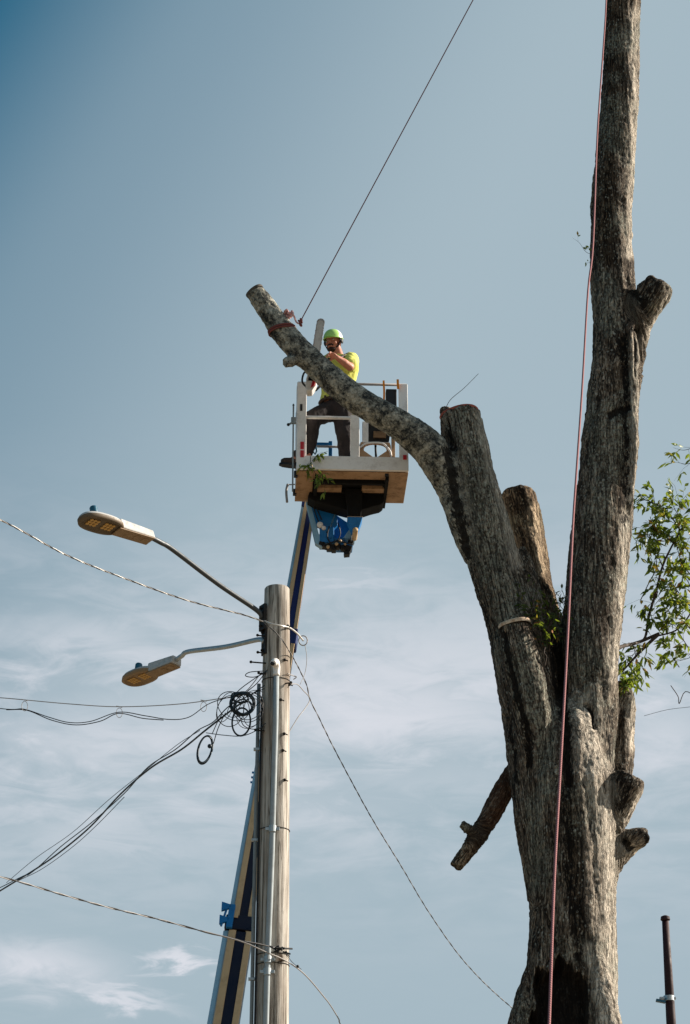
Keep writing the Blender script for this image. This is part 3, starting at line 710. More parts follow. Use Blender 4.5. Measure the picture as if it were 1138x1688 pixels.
lamp(PX(436,1058,21.45), P(312,1074,22.42), P(289,1089,22.68), P(209,1122,23.25), 'lower street lamp on a pale grey arm, pointing away from the camera', ALU, 8)

# ================================================================== wires
def sag(a, b, s, n_=24): 
    return [a.lerp(b, i/n_)+Vector((0, 0, -4*s*(i/n_)*(1-i/n_))) for i in range(n_+1)]
def resample(pts, step):
    out = [pts[0]]; acc = 0
    for a, b in zip(pts[:-1], pts[1:]):
        l = (b-a).length; k = max(1, int(l/step))
        for i in range(1, k+1): out.append(a.lerp(b, i/k))
    return out
def twisted(root, pts, rs, pitch, specs):
    c = resample(pts, pitch/9); u = Vector((0, 0, 1)); s = 0; offs = []
    fr = []
    for i, p in enumerate(c):
        t = (c[min(i+1, len(c)-1)]-c[max(i-1, 0)]).normalized(); uu = (u-t*u.dot(t)).normalized(); fr.append((p, uu, t.cross(uu), s))
        if i < len(c)-1: s += (c[i+1]-p).length
    for (nm, mat, ph, R, r) in specs:
        m = MB(); m.tube([p+(uu*math.cos(ph+2*math.pi*s_/pitch)+w_*math.sin(ph+2*math.pi*s_/pitch))*R for p, uu, w_, s_ in fr], r, 6); m.build(nm, mat, root, True)
def wire(name, label, cat, pts, r, mat, group=None, n_=8, seg=6):
    w = [P(*p) if not isinstance(p, Vector) else p for p in pts]; o = empty(name, w[0], label, cat, group)
    m = MB(); m.tube(catmull(w, n_), r, seg); m.build('strand', mat, o, True); return o
def wiresimple(name, label, cat, lines, mat, group=None):
    o = None
    for pts, r in lines:
        w = [P(*p) if not isinstance(p, Vector) else p for p in pts]
        if o is None: o = empty(name, w[0], label, cat, group)
        m = MB(); m.tube(catmull(w, 8), r, 6); m.build('strand', mat, o, True)
    return o
G = 'overhead lines at the utility pole'
# upper twisted service cable, left
pts = [P(-1100,395,13.5), P(-260,735,17.6), P(-100,812,18.5), P(11,862,19.1), P(110,915,19.7), P(210,955,20.3), P(310,990,20.8), P(400,1013,21.2), P(436,1025,21.33)]
c = catmull(pts, 8); o = empty('service_cable', c[0], 'twisted black and silver cable running from the pole toward upper left', 'cable', G)
twisted(o, c, .01, .26, [('messenger', STRAND, 0, .0042, .0040), ('conductor', BLACK, 2.1, .0045, .0042), ('conductor', GREYW, 4.2, .0045, .0038)])
# continuation: wrap on the pole then down to the right behind the trunk
o = empty('service_cable', P(436,1025,21.33), 'thin twisted cable drooping from the pole down to behind the tree trunk', 'cable', G)
pts = [P(436,1024,21.33), P(450,1029,21.27), P(466,1032,21.3), P(478,1035,21.45), P(490,1044,21.7), P(500,1056,21.9)]
m = MB(); cc = catmull(pts, 6)
m.tube(cc, .0085, 7); m.build('messenger', STRAND, o, True)
m = MB(); m.tube([P(500+7*math.cos(t), 1056+8*math.sin(t), 21.9) for t in np.linspace(0, 6.3, 20)], .006, 6); m.build('ring', GREYW, o, True)
c = catmull([P(436,1026,21.32), P(460,1048,21.28), P(478,1075,21.4), P(492,1100,21.8), P(506,1130,22.1), P(511,1152,22.3), P(527,1185,22.5), P(548,1228,22.9), P(578,1285,23.4), P(615,1352,24.1), P(660,1425,24.9), P(710,1508,25.7), P(770,1590,26.5), P(845,1662,27.6), P(960,1750,29), P(1150,1860,31), P(1800,2130,40)], 8)
twisted(o, c, .01, .26, [('conductor', BLACK, 0, .0032, .0036), ('conductor', GREYW, 3.1, .0032, .0034)])
wiresimple('jumper_wire', 'thin loose jumper wires looping in the air just right of the pole', 'wire', [
  ([(503,1062,21.9),(506,1085,21.9),(503,1110,21.9),(495,1128,21.8)], .003), ([(478,1128,21.5),(490,1128,21.7),(500,1138,22.0),(511,1152,22.3),(503,1168,22.2),(492,1182,22.1),(476,1208,22.0)], .0045),
  ([(474,1110,21.4),(484,1114,21.5),(489,1116,21.5),(484,1120,21.5)], .005)], GREYW, G)
# middle lines, left: messenger with hangers and a drooping pair
o = empty('span_wire', P(11,1151,22.2), 'pale horizontal wire left of the pole with small ring hangers', 'wire', G)
m = MB(); m.tube(catmull([P(-1100,1075,24.5), P(-250,1132,22.6), P(-100,1143,22.4), P(11,1151,22.2), P(110,1160,22.0), P(196,1165,21.9), P(290,1161,21.7), P(360,1152,21.6), P(400,1144,21.5), P(432,1108,21.4)], 8), .0042, 6); m.build('strand', GREYW, o, True)
for (x, y) in ((40, 1157), (196, 1168), (335, 1158)):
    m = MB(); m.tube([P(x+5*math.cos(t)+1, y+7+8*math.sin(t), 22.0) for t in np.linspace(0, 6.28, 16)], .003, 5); m.tube([P(x-4, y-4, 22), P(x+6, y-2, 22)], .005, 5); m.build('hanger', GREYW, o)
wiresimple('drooping_cable', 'black cable pair sagging beneath the pale horizontal wire', 'cable', [
  ([(-1100,1200,24.5),(-250,1190,22.5),(-100,1160,22.3),(11,1169,22.2),(40,1169,22.1),(80,1182,22.1),(115,1191,22),(150,1189,22),(196,1174,21.9),(240,1180,21.8),(280,1186,21.8),(312,1182,21.7),(345,1160,21.6),(385,1148,21.5),(398,1150,21.4)], .0045),
  ([(11,1170,22.2),(45,1171,22.1),(85,1187,22.1),(125,1195,22),(165,1189,22),(196,1176,21.9),(235,1184,21.8),(270,1187,21.8)], .0045)], BLACK, G)
# the bundle sweeping to lower left
wiresimple('cable_bundle', 'bundle of dark cables sweeping from the coil down to the lower left', 'cable', [
  ([(-1100,2150,46),(-250,1620,31),(-100,1530,29),(11,1462,27),(60,1432,26.3),(100,1404,25.6),(150,1362,24.8),(200,1308,23.9),(250,1265,23.1),(300,1235,22.4),(340,1203,21.9),(380,1172,21.5),(402,1156,21.3)], .009),
  ([(-1100,2130,46),(-250,1600,31),(11,1458,27),(50,1440,26.3),(100,1396,25.6),(150,1357,24.8),(205,1308,23.8),(245,1264,23.1),(290,1235,22.5),(325,1205,22),(352,1190,21.8),(378,1164,21.5),(412,1146,21.3),(436,1130,21.4)], .0055),
  ([(11,1455,27),(60,1414,26.2),(120,1372,25.2),(180,1318,24.2),(240,1270,23.2),(292,1228,22.5),(330,1204,22)], .0035),
  ([(30,1452,26.6),(70,1432,26.1),(120,1396,25.3),(160,1360,24.7),(205,1314,23.8)], .004),
  ([(340,1208,21.9),(370,1212,21.6),(400,1213,21.4),(425,1203,21.35),(438,1192,21.38)], .004)], NAVYC, G)
# lower cable crossing the boom
pts = [P(-1100,1215,13.5), P(-260,1398,17.5), P(-100,1424,18.4), P(11,1448,19.1), P(100,1474,19.7), P(180,1496,20.2), P(260,1515,20.7), P(330,1534,21.0), P(395,1550,21.15), P(455,1562,21.26)]
c = catmull(pts, 8); o = empty('service_cable', c[0], 'lowest twisted cable reaching the pole just above the picture bottom', 'cable', G)
twisted(o, c, .01, .45, [('messenger', GREYW, .5, .0045, .0045), ('conductor', BLACK, 3.6, .0045, .0055)])
m = MB(); m.tube(catmull([P(330,1534,21), P(395,1551,21.1), P(440,1570,21.2), P(470,1583,21.4), P(500,1604,21.8), P(530,1638,22.3), P(556,1675,22.9), P(620,1790,24), P(1000,2420,31)], 8), .006, 6); m.build('conductor', GREYW, o, True)
m = MB(); m.tube(catmull([P(470,1570,21.4), P(482,1586,21.5), P(497,1598,21.7)], 5), .003, 5); m.ball(P(491,1593,21.6), .014); m.build('tie_wire', BLACK, o, True)
m = MB()
for k in range(14):
    p = P(461+rng.uniform(-9, 9), 1565+rng.uniform(-4, 6), 21.22); m.tube([p, p+Vector((rng.uniform(-.06, .07), rng.uniform(-.03, 0), rng.uniform(-.025, .03)))], .008, 6)
m.tube([P(455,1563,21.22), P(482,1564,21.35)], .008, 6); m.build('clamp', BLACK, o)
# coils
def loop(cx, cy, rx, ry, rot, r, Y, turns=1, jit=0, n_=34):
    out = []; ca, sa = math.cos(rot), math.sin(rot)
    for k in range(int(n_*turns)+1):
        t = 2*math.pi*k/n_; j = 1+jit*math.sin(t*.37+k*.05); x = rx*j*math.cos(t); y = ry*j*math.sin(t)
        out.append(P(cx+x*ca-y*sa, cy+x*sa+y*ca, Y+.03*math.sin(t*1.3)))
    return out
coil = empty('cable_coil', P(400,1160,21.25), 'thick dark coil of spare cable hanging left of the pole', 'cable coil', G)
m = MB()
for a in ((400,1160,19,18,0,.010,21.25,3,.08), (398,1190,15,23,.1,.009,21.25,1,0), (402,1166,14,12,.4,.006,21.2,2,.12), (396,1150,14,8,.2,.008,21.28,1.5,.05)):
    m.cut(); m.tube(loop(*a[:5], a[5], *a[6:]), a[5], 6)
m.build('loop', NAVYC, coil, True)
tang = empty('loose_cable_loops', P(385,1164,21.3), 'tangle of thin loose cable loops around the thick coil beside the pole', 'cable loops', G)
m = MB()
for a in ((385,1164,28,22,.6,.004,21.3,1,0), (380,1172,22,26,.3,.004,21.3,1,0), (410,1166,24,22,-.4,.004,21.2,2,.1), (418,1170,16,28,.2,.0035,21.25,1,0), (372,1166,12,26,.4,.0035,21.3,1,0), (404,1160,34,14,-.6,.0035,21.25,1,0), (412,1176,20,26,.5,.0035,21.2,1,0)):
    m.cut(); m.tube(loop(*a[:5], a[5], *a[6:]), a[5], 5)
for pts in ([(440,1106,21.3),(415,1122,21.3),(392,1140,21.3),(382,1158,21.3)], [(441,1104,21.3),(424,1126,21.3),(408,1140,21.3),(400,1152,21.3)], [(440,1108,21.3),(420,1116,21.3),(405,1114,21.3),(412,1108,21.3),(435,1106,21.3)], [(395,1180,21.3),(402,1196,21.3),(418,1202,21.3),(436,1198,21.35)], [(436,1135,21.35),(420,1142,21.3),(408,1148,21.3)], [(350,1210,21.9),(358,1192,21.7),(366,1178,21.6)], [(352,1226,21.8),(360,1200,21.7),(372,1175,21.6)]):
    m.cut(); m.tube(catmull([P(*p) for p in pts], 6), .0045, 5)
m.build('loop', BLACK, tang, True)
m = MB()
for a in ((338,1236,11,23,.25,.0085,21.95,2,.06),): m.tube(loop(*a[:5], a[5], *a[6:]), a[5], 6)
m.ball(P(346,1230,21.92), .022); tag(m.build('cable_coil', NAVYC, None, True), 'small oval cable loop hanging from the bundle, lower left of the coil', 'cable coil', G)

# ================================================================== far pole on the right
fp = empty('steel_pole', P(1150, 2900, 28), 'dark red brown steel pole in the lower right corner', 'pole')
a, b = P(1097, 1516, 28), P(1106, 1676, 28); dirn = (b-a).normalized(); e = a+dirn*((a.z+0)/(-dirn.z)) if dirn.z else b
m = MB(); m.tube([a, a.lerp(b, .5), b, e], [.040, .048, .056, .09], 20); m.build('shaft', RUSTP, fp, True)
m = MB(); m.tube([a+Vector((0, 0, -.01)), a+Vector((0, 0, .0)), a+Vector((0, 0, .035)), a+Vector((0, 0, .05))], [.05, .058, .052, .02], 18); m.build('cap', RUSTP, fp)
m = MB(); cpt = P(1103, 1646, 28); m.tube([cpt-Vector((0, 0, .03)), cpt+Vector((0, 0, .03))], .064, 18)
m.box(-.11, .08, -.03, .03, -.01, .015, Matrix.Translation(cpt)); m.build('clamp', ALU, fp, bevel=.003)
m = MB(); m.X = Matrix.Translation(P(1090, 1651, 27.95))@Matrix.Rotation(.2, 4, 'Y'); m.box(-.06, .05, -.03, .03, -.012, .018); m.tube([(.03, 0, 0), (.05, 0, .05), (.07, 0, .06)], .007, 6); m.build('small_fitting', CELL, fp, bevel=.005)

# ================================================================== boom lift
PB = P(582, 775, 24.0); YAW = rad(2.5)
BM = Matrix.Translation(PB)@Matrix.Rotation(YAW, 4, 'Z')
lift = empty('boom_lift', PB, 'blue telescopic boom lift holding the white work basket up beside the tree', 'boom lift')
RM[lift.name] = Matrix.Translation(PB)
def lx(px_, y=0.0): return (px_-582)/(F*(CP)/(24.0+y))*1.0 if False else ((px_-CX)/(ppm(775, 24+y)) - PB.x)
def lz(py_, y=0.0): return P(582, py_, 24.0+y).z-PB.z
def B(): m = MB(); m.X = BM; return m
XL, XR, DP, H = lx(489), lx(674), .84, lz(631)
# basket frame
bk = B()
bk.box(XL, XL+.105, 0, .035, .16, H); bk.build('front_post', WHITE, lift, bevel=.006)
bk = B(); bk.box(XR-.10, XR, 0, .035, .16, H); bk.build('front_post', WHITE, lift, bevel=.006)
bk = B(); bk.box(XL, XR, -.012, .028, 0, .163); bk.build('toe_board', WHITE, lift, bevel=.006)
bk = B(); bk.box(XL+.002, XL+.035, .03, DP-.03, .0, .16); bk.build('toe_board', WHITE, lift, bevel=.005)
bk = B(); bk.box(XR-.035, XR-.002, .03, DP-.03, .0, .16); bk.build('toe_board', WHITE, lift, bevel=.005)
bk = B(); bk.box(XL+.002, XR-.002, DP-.028, DP, .0, .16); bk.build('toe_board', WHITE, lift, bevel=.005)
for xs in (XL+.02, XR-.02):
    bk = B(); bk.tube([(xs, DP-.05, .16), (xs, DP-.05, H)], .019, 12); bk.build('rear_post', WHITE, lift, True)
bk = B(); y_, z_ = .02, H-.005
bk.tube([(XL+.01, y_, z_), (XR-.01, y_, z_)], .015, 10); bk.tube([(XL+.02, y_, z_), (XL+.02, DP-.05, z_)], .015, 10); bk.tube([(XR-.02, y_, z_), (XR-.02, DP-.05, z_)], .015, 10); bk.tube([(XL+.02, DP-.05, z_), (XR-.02, DP-.05, z_)], .015, 10)
bk.build('top_rail', GREYW, lift, True)
zm = lz(688)
bk = B(); bk.tube([(XL+.06, .02, zm), (lx(580), .02, zm)], .019, 12); bk.cut(); bk.tube([(XL+.02, .03, zm-.04), (XL+.02, DP-.05, zm-.04)], .014, 10); bk.cut(); bk.tube([(XR-.02, .03, zm-.04), (XR-.02, DP-.05, zm-.04)], .014, 10); bk.build('mid_rail', WHITE, lift, True)
bk = B(); bk.box(lx(578), lx(593), .003, .04, .16, zm+.03); bk.build('middle_post', WHITE, lift, bevel=.005)
# left side plate (seen edge-on) and slots
bk = B(); bk.box(XL-.004, XL+.02, .036, .16, .16, H-.03); bk.build('side_plate', WHITE, lift, bevel=.004)
bk = B(); bk.box(lx(494), lx(498), -.006, .02, lz(679), lz(668)); bk.build('slot', BLACK, lift)
for (x0, x1, y0, y1) in ((495, 501, 742, 730), (495, 501, 756, 745)):
    bk = B()
    bk.box(lx(x0), lx(x1), -.006 if y0 < 752 else -.018, .01 if y0 < 752 else -.011, lz(y0), lz(y1)); bk.build('red_marker', REDP, lift)
bk = B(); bk.box(lx(665), lx(671), -.018, -.011, lz(757), lz(749.5)); bk.build('red_marker', REDP, lift)
# thin rods and brackets outside left
bk = B(); bk.tube([(XL-.035, .25, lz(668, .25)), (XL-.035, .25, lz(812, .25))], .009, 8); bk.box(XL-.06, XL+.0, .24, .27, lz(700, .25), lz(690, .25)); bk.tube([(XL-.1, .25, lz(703, .25)), (XL-.03, .25, lz(697, .25))], .012, 8); bk.build('side_rod', CONDUITD, lift)
bk = B(); bk.ball((XL-.09, .25, lz(702, .25)), .018); bk.cut(); bk.ball((XL-.035, .25, lz(670, .25)), .012); bk.build('rod_knob', BLACK, lift, True)
bk = B(); bk.tube(catmull([Vector((XL-.08, .8, lz(800, .8))), Vector((XL-.095, .8, lz(812, .8))), Vector((XL-.085, .8, lz(830, .8)))], 6), .014, 8); bk.tube([(XL-.08, .8, lz(801, .8)), (XL+.02, .8, lz(800, .8))], .007, 6); bk.build('hook_handle', GREYW, lift, True)
# underside
bk = B(); bk.box(XL+.001, XL+.19, .03, DP-.002, -.012, -.001); bk.build('underside_panel', TANP, lift, bevel=.003)
bk = B(); bk.box(XR-.22, XR-.001, .03, DP-.002, -.012, -.001); bk.build('underside_panel', TANP, lift, bevel=.003)
bk = B(); bk.box(XL+.192, XR-.222, .03, .22, -.011, -.001); bk.build('underside_panel', TANP, lift, bevel=.003)
bk = B(); bk.box(XL+.21, lx(566), .38, .50, -.05, -.004); bk.cut(); bk.box(lx(600), XR-.245, .38, .50, -.05, -.004); bk.build('underside_panel', TANP, lift, bevel=.003)
bk = B(); bk.box(XL+.03, XR-.03, .03, DP-.03, .002, .02); bk.build('floor_plate', PITCHB, lift)
bk = B()
for xx in (XL+.205, XR-.245): bk.cut(); bk.box(xx, xx+.035, .1, DP+.02, -.07, -.003)
bk.cut(); bk.box(XL+.2, XR-.24, .24, .29, -.05, -.003); bk.cut(); bk.box(XL+.2, XR-.24, .48, .53, -.05, -.003); bk.build('floor_beam', PITCHB, lift, bevel=.003)
for (x, y) in ((XR-.20, .12), (XR-.21, .3), (XR-.22, .5)):
    pass
bk = B()
for (x, y) in ((XR-.24, .05), (XR-.24, .22), (XR-.25, .35), (XL-.01, .12), (XL-.01, .6)): bk.cut(); bk.box(x-.015, x+.025, y, y+.05, -.03, .0+.04*(x < 0))
bk.build('bracket', BLACK, lift, bevel=.003)
# black sling / sheet hanging below
bk = B(); yy = .56
prof = [(XL+.16, 0), (XL+.14, -.06), (XL+.22, -.11), (-.2, -.165), (-.05, -.205), (.08, -.22), (.16, -.195), (.24, -.165), (.33, -.14), (.36, -.115), (XR-.24, -.10), (XR-.23, 0)]
bk.prism([(x, yy, z-.015) for x, z in prof], (0, .24, .0)); bk.build('black_skirt', PITCHB, lift, bevel=.008)
bk = B(); bk.hexa([(-.03, .46, -.36), (.11, .46, -.36), (.11, .60, -.36), (-.03, .60, -.36)], [(-.06, .44, -.02), (.13, .44, -.02), (.13, .58, -.02), (-.06, .58, -.02)]); bk.build('support_column', PITCHB, lift, bevel=.006)
bk = B(); bk.box(-.045, .125, .42, .445, -.385, -.365); bk.build('column_lip', TANP, lift, bevel=.003)
bk = B(); bk.hexa([(.02, .40, -.56), (.07, .40, -.56), (.07, .55, -.56), (.02, .55, -.56)], [(-.045, .38, -.39), (.125, .38, -.39), (.125, .58, -.39), (-.045, .58, -.39)])
bk.build('rotator_cone', BLUE, lift, bevel=.006)
bk = B(); bk.tube([(.045, .36, -.555), (.045, .6, -.555)], .030, 16); bk.build('rotator_pin', BOOMTAN, lift, True)
# jib assembly in blue
yj = .78
def J(px_, py_, y=yj): return (lx(px_, y), y, lz(py_, y))
bk = B(); bk.prism([J(515,826), J(560,840), J(562,866), J(556,872), J(535,870), J(528,868)], (0, .06, 0)); bk.build('jib_plate', BLUE, lift, bevel=.006)
bk = B(); bk.prism([J(510,828), J(517,828), J(531,880), J(538,892), J(590,886), J(590,892), J(536,902), J(526,896)], (0, .09, 0)); bk.build('jib_arm', LBLUE, lift, bevel=.005)
bk = B(); bk.box(*sorted((J(533,870)[0], J(556,870)[0])), yj-.02, yj+.2, *sorted((J(533,896)[2], J(533,870)[2]))); bk.box(*sorted((J(545,885)[0], J(587,885)[0])), yj, yj+.22, *sorted((J(533,899)[2], J(533,886)[2]))); bk.build('jib_housing', BLUE, lift, bevel=.01)
bk = B(); bk.prism([J(530,846,.9), J(562,850,.9), J(586,866,.9), J(586,894,.9), J(536,896,.9)], (0, .05, 0)); bk.build('jib_back_plate', BLUE, lift, bevel=.006)
bk = B(); bk.prism([J(584,868), J(588,866), J(590,890), J(578,893), J(570,888)], (0, .08, 0)); bk.cut(); bk.prism([J(556,846), J(560,846), J(552,872), J(548,872)], (0, .05, 0)); bk.build('jib_link', LBLUE, lift, bevel=.004)
bk = B(); bk.tube([J(533,866, yj-.05), J(533,866, yj+.02)], .035, 18); bk.cut(); bk.tube([J(539,871, yj-.05), J(539,871, yj+.02)], .025, 14); bk.build('end_cap', WHITE, lift, True)
bk = B()
for (x, y, s) in ((541,901,.03),(550,903,.04),(561,901,.035),(571,903,.03),(578,905,.045),(577,913,.032),(556,907,.025),(545,880,.02),(551,890,.02),(583,895,.03),(536,898,.03)):
    bk.cut(); bk.box(-s, s, -.04, .06, -s*.7, s*.7, Matrix.Translation(J(x, y, yj+.02))@Matrix.Rotation(rng.uniform(-.4, .4), 4, 'Y'))
bk.build('valve_block', DARK, lift, bevel=.005)
bk = B()
for pts in ([(521,832),(526,850),(531,862)], [(524,832),(530,845),(536,858)], [(538,900),(560,893),(588,898)], [(548,868),(545,885),(552,899)], [(562,862),(566,880),(560,895)], [(578,862),(584,878),(583,893)]):
    bk.cut(); bk.tube(catmull([Vector(J(x, y, yj-.04)) for x, y in pts], 6), .007, 6)
bk.build('hydraulic_hose', BLACK, lift, True)
bk = B()
for (x, y, s) in ((546, 902, .02), (560, 897, .02), (566, 892, .018), (574, 897, .015)): bk.cut(); bk.ball(J(x, y, yj-.03), s)
bk.build('brass_fitting', BOOMTAN, lift, True)
# blue frame behind the basket, seen through it
bk = B(); y2 = .80
def K(px_, py_, y=y2): return (lx(px_, y), y, lz(py_, y))
bk.box(K(514,0)[0], K(552,0)[0], y2, y2+.035, K(0,734)[2], K(0,730)[2]); bk.box(K(547,0)[0], K(553,0)[0], y2-.004, y2+.04, -.03, K(0,729)[2]+.01)
bk.build('blue_bracket', BLUE, lift, bevel=.004)
bk = B(); bk.tube([K(514,737,y2-.03), K(580,737,y2-.03)], .014, 8); bk.build('grey_tube', GREYW, lift, True)
bk = B(); bk.tube([K(522,738,.7), K(520,745,.7), K(524,750,.7), K(527,744,.7), K(525,738,.7)], .011, 8); bk.build('shackle', CELL, lift, True)
# right half of the basket: control box, seat-like console, shaped plate
bk = B(); bk.box(lx(638), lx(656), .04, .14, lz(676), lz(637)); bk.build('control_box', BLACK, lift, bevel=.008)
yc = .45
def Q(px_, py_, y=yc): return (lx(px_, y), y, lz(py_, y))
bk = B(); bk.box(Q(601,0)[0], Q(611,0)[0], yc, yc+.08, Q(0,730)[2], Q(0,694)[2]); bk.build('console_panel', WHITE, lift, bevel=.006)
bk = B(); bk.hexa([Q(610,728), Q(645,728), Q(645,728,yc+.2), Q(610,728,yc+.2)], [Q(612,690), Q(650,690), Q(650,690,yc+.2), Q(612,690,yc+.2)]); bk.build('console_box', DARK, lift, bevel=.01)
bk = B(); bk.box(Q(619,0)[0], Q(640,0)[0], yc-.02, yc-.002, Q(0,722)[2], Q(0,711)[2]); bk.build('console_label_plate', TANP, lift, bevel=.003)
N_ = 28; outer = []; inner = []
for k in range(N_):
    t = 2*math.pi*(k+.5)/N_; cx_, sx_ = math.cos(t), math.sin(t)
    s = max(abs(cx_)/26, abs(sx_)/15); s2 = 1/s; outer.append(Q(622+cx_*s2, 743-sx_*s2))
    if sx_ >= 0: ix, iy = 19*cx_, 11*(sx_**.6)
    else: ix = 19*cx_*(1-.0*abs(sx_)); iy = -13*(1-abs(cx_)); 
    inner.append(Q(622+ix, 742-iy))
bk.ringplate(outer, inner, (0, .03, 0)); bk.build('shaped_plate', TANP, lift, bevel=.003)
bk = B(); bk.tube([Q(623,731,yc+.1), Q(624,757,yc+.1)], .013, 8); bk.build('cable_drop', BLACK, lift, True)
bk = B(); bk.tube(catmull([Vector(Q(596,738,yc-.02)), Vector(Q(606,731,yc-.02)), Vector(Q(622,729,yc-.02)), Vector(Q(636,731,yc-.02)), Vector(Q(646,742,yc-.02)), Vector(Q(648,750,yc-.02))], 6), .012, 8); bk.build('bent_tube', WHITE, lift, True)
bk = B(); bk.box(Q(649,0)[0], Q(655,0)[0], yc, yc+.04, Q(0,770)[2], Q(0,690)[2]); bk.build('rear_upright', TANP, lift, bevel=.004)
# boom
bt, bb = P(511, 824, 25.05), P(371, 1676, 23.1)
D = (bt-bb).normalized(); S = Vector((1, 0, 0)); S = (S-D*S.dot(D)).normalized(); Nn = S.cross(D).normalized()   # toward camera?
if Nn.y > 0: Nn = -Nn
blen = (bt-bb).length
def at_y(py_):            # point on boom axis whose picture row is py_
    lo, hi = -1.5, 1.2
    for _ in range(50):
        mid = (lo+hi)/2; p = bb.lerp(bt, mid); y_ = proj(np.array([tuple(p)]))[1][0]
        if y_ > py_: lo = mid
        else: hi = mid
    return bb.lerp(bt, lo)
def section(p0, p1, w0, w1, d, mt=None):
    root_parts = []
    def slab(s0, s1, n0, n1, name, mat, par=lift, bev=.003):
        m = MB()
        a_ = [p0+S*(s*w0)+Nn*nn for s, nn in ((s0, n0), (s1, n0), (s1, n1), (s0, n1))]
        b_ = [p1+S*(s*w1)+Nn*nn for s, nn in ((s0, n0), (s1, n0), (s1, n1), (s0, n1))]
        m.hexa(a_, b_); return m.build(name, mat, par, bevel=bev)
    main = slab(-.27, .46, -d, d*.5, 'boom_section', mt or NAVY)
    slab(-.30, -.06, d*.5+.002, d*.5+.02, 'boom_flange', BOOMTAN, main); slab(.29, .50, d*.5+.002, d*.5+.02, 'boom_flange', BOOMTAN, main)
    slab(-.505, -.34, -d*.2, d*.45, 'hose_tray', LBLUE, main); slab(-.335, -.305, -d*.2, d*.47, 'tray_edge', BOOMW, main)
section(at_y(1062), at_y(826), .200, .155, .07)
section(at_y(1540), at_y(1066), .245, .195, .10, NAVYB)
p_end = bb+(bb-bt)*.95
section(p_end, at_y(1542), .38, .285, .15, NAVYB)
for (y, w, h) in ((1050, .21, .13), (1525, .27, .10)):
    p = at_y(y); m = MB(); m.X = Matrix(((S.x, Nn.x, D.x, p.x), (S.y, Nn.y, D.y, p.y), (S.z, Nn.z, D.z, p.z), (0, 0, 0, 1)))
    m.box(-w*.52, w*.53, -.11, .09 if y > 1300 else .065, -h, h*.6); col = m.build('boom_collar', NAVYB if y > 1300 else NAVY, lift, bevel=.012)
p = at_y(1522); m = MB(); m.X = Matrix(((S.x, Nn.x, D.x, p.x), (S.y, Nn.y, D.y, p.y), (S.z, Nn.z, D.z, p.z), (0, 0, 0, 1)))
for zz in (-.06, .09):
    m.prism([(-.10, .1, zz), (-.19, .1, zz-.045), (-.20, .1, zz+.06), (-.10, .1, zz+.035)], (0, .03, 0))
m.tube([(-.17, .11, -.12), (-.14, .11, .1)], .012, 8); m.box(-.12, -.06, .09, .13, -.13, .13); m.build('cable_guide', BLUE, lift, bevel=.004)
p = at_y(1515); m = MB(); m.X = Matrix(((S.x, Nn.x, D.x, p.x), (S.y, Nn.y, D.y, p.y), (S.z, Nn.z, D.z, p.z), (0, 0, 0, 1))); m.box(-.065, -.02, .095, .105, -.05, .03); m.build('wear_pad', BOOMTAN, lift, bevel=.003)
m = MB()
for y in (1278, 1286, 1294):
    m.cut(); p = at_y(y); m.tube([p-S*.13+Nn*.03, p-S*.09+Nn*.03], .012, 8)
m.build('roller', BLUE, lift)
p = at_y(836); m = MB(); m.X = Matrix(((S.x, Nn.x, D.x, p.x), (S.y, Nn.y, D.y, p.y), (S.z, Nn.z, D.z, p.z), (0, 0, 0, 1))); m.box(-.08, .09, -.09, .05, -.03, .09); m.build('boom_head', NAVY, lift, bevel=.008)

# orange straps clipped over the top rail
def strap(pts, w, label):
    c = catmull([BM@Vector(p) for p in pts], 5); m = MB(); vs = []
    for i, p in enumerate(c):
        for s, tt in ((-1, -1), (1, -1), (1, 1), (-1, 1)): vs.append(p+Vector((s*w, tt*.004, 0)))
    fs = [(i*4+k, i*4+(k+1) % 4, (i+1)*4+(k+1) % 4, (i+1)*4+k) for i in range(len(c)-1) for k in range(4)]+[(3, 2, 1, 0), tuple((len(c)-1)*4+k for k in range(4))]
    m.add(vs, fs); o = m.build('strap', ORANGE); tag(o, label, 'strap', 'orange straps on the basket rail')
strap([(lx(634), .0, lz(664)), (lx(634.5), -.004, lz(645)), (lx(634), -.002, lz(632)), (lx(634), .02, lz(625))], .011, 'long orange strap hanging from the top rail of the basket')
strap([(lx(658), -.02, lz(641)), (lx(657.5), -.024, lz(634)), (lx(657.5), .0, lz(624))], .013, 'short orange strap over the right corner post of the basket')

# twig caught on the basket
tw, lf = MB(), MB(); Yt = 23.93
root = empty('leafy_twig', P(512,752,Yt), 'small green leafy twig caught on the lower left front of the basket', 'twig')
for pts in ([(512,752),(513,765),(520,780),(530,795)], [(516,772),(508,770),(502,768)], [(515,760),(521,752),(524,748)], [(520,780),(526,786),(538,801)]):
    sprig(tw, lf, [P(x, y, Yt-.02) for x, y in pts], .0045, 22, .07, .07, 7, -.8)
tw.build('stem', TWIG, root); lf.build('leaves', LEAF, root)

# ================================================================== ropes
m = MB(); a, b = P(497, 527, 23.40), P(1012, -432, 23.95)
m.tube(resample([a, b], .8), .0062, 8); tag(m.build('rigging_rope', MAROON, None, True), 'taut thin maroon rope running from the cut limb up out of the picture', 'rope', 'tree rigging ropes')
pts = [(1014,-432),(1003,-100),(999,12),(994,90),(985,220),(978,400),(969.5,480),(960,640),(949,800),(944.5,870),(935,1070),(925,1250),(914,1450),(906,1676),(895,1950),(880,2350)]
y0, y1 = -432, 2350; d0, d1 = 23.75, 9.0; w = []
for x, y in pts:
    t = (y-y0)/(y1-y0); inv = (1-t)/d0+t/d1; w.append(P(x, y, 1/inv))
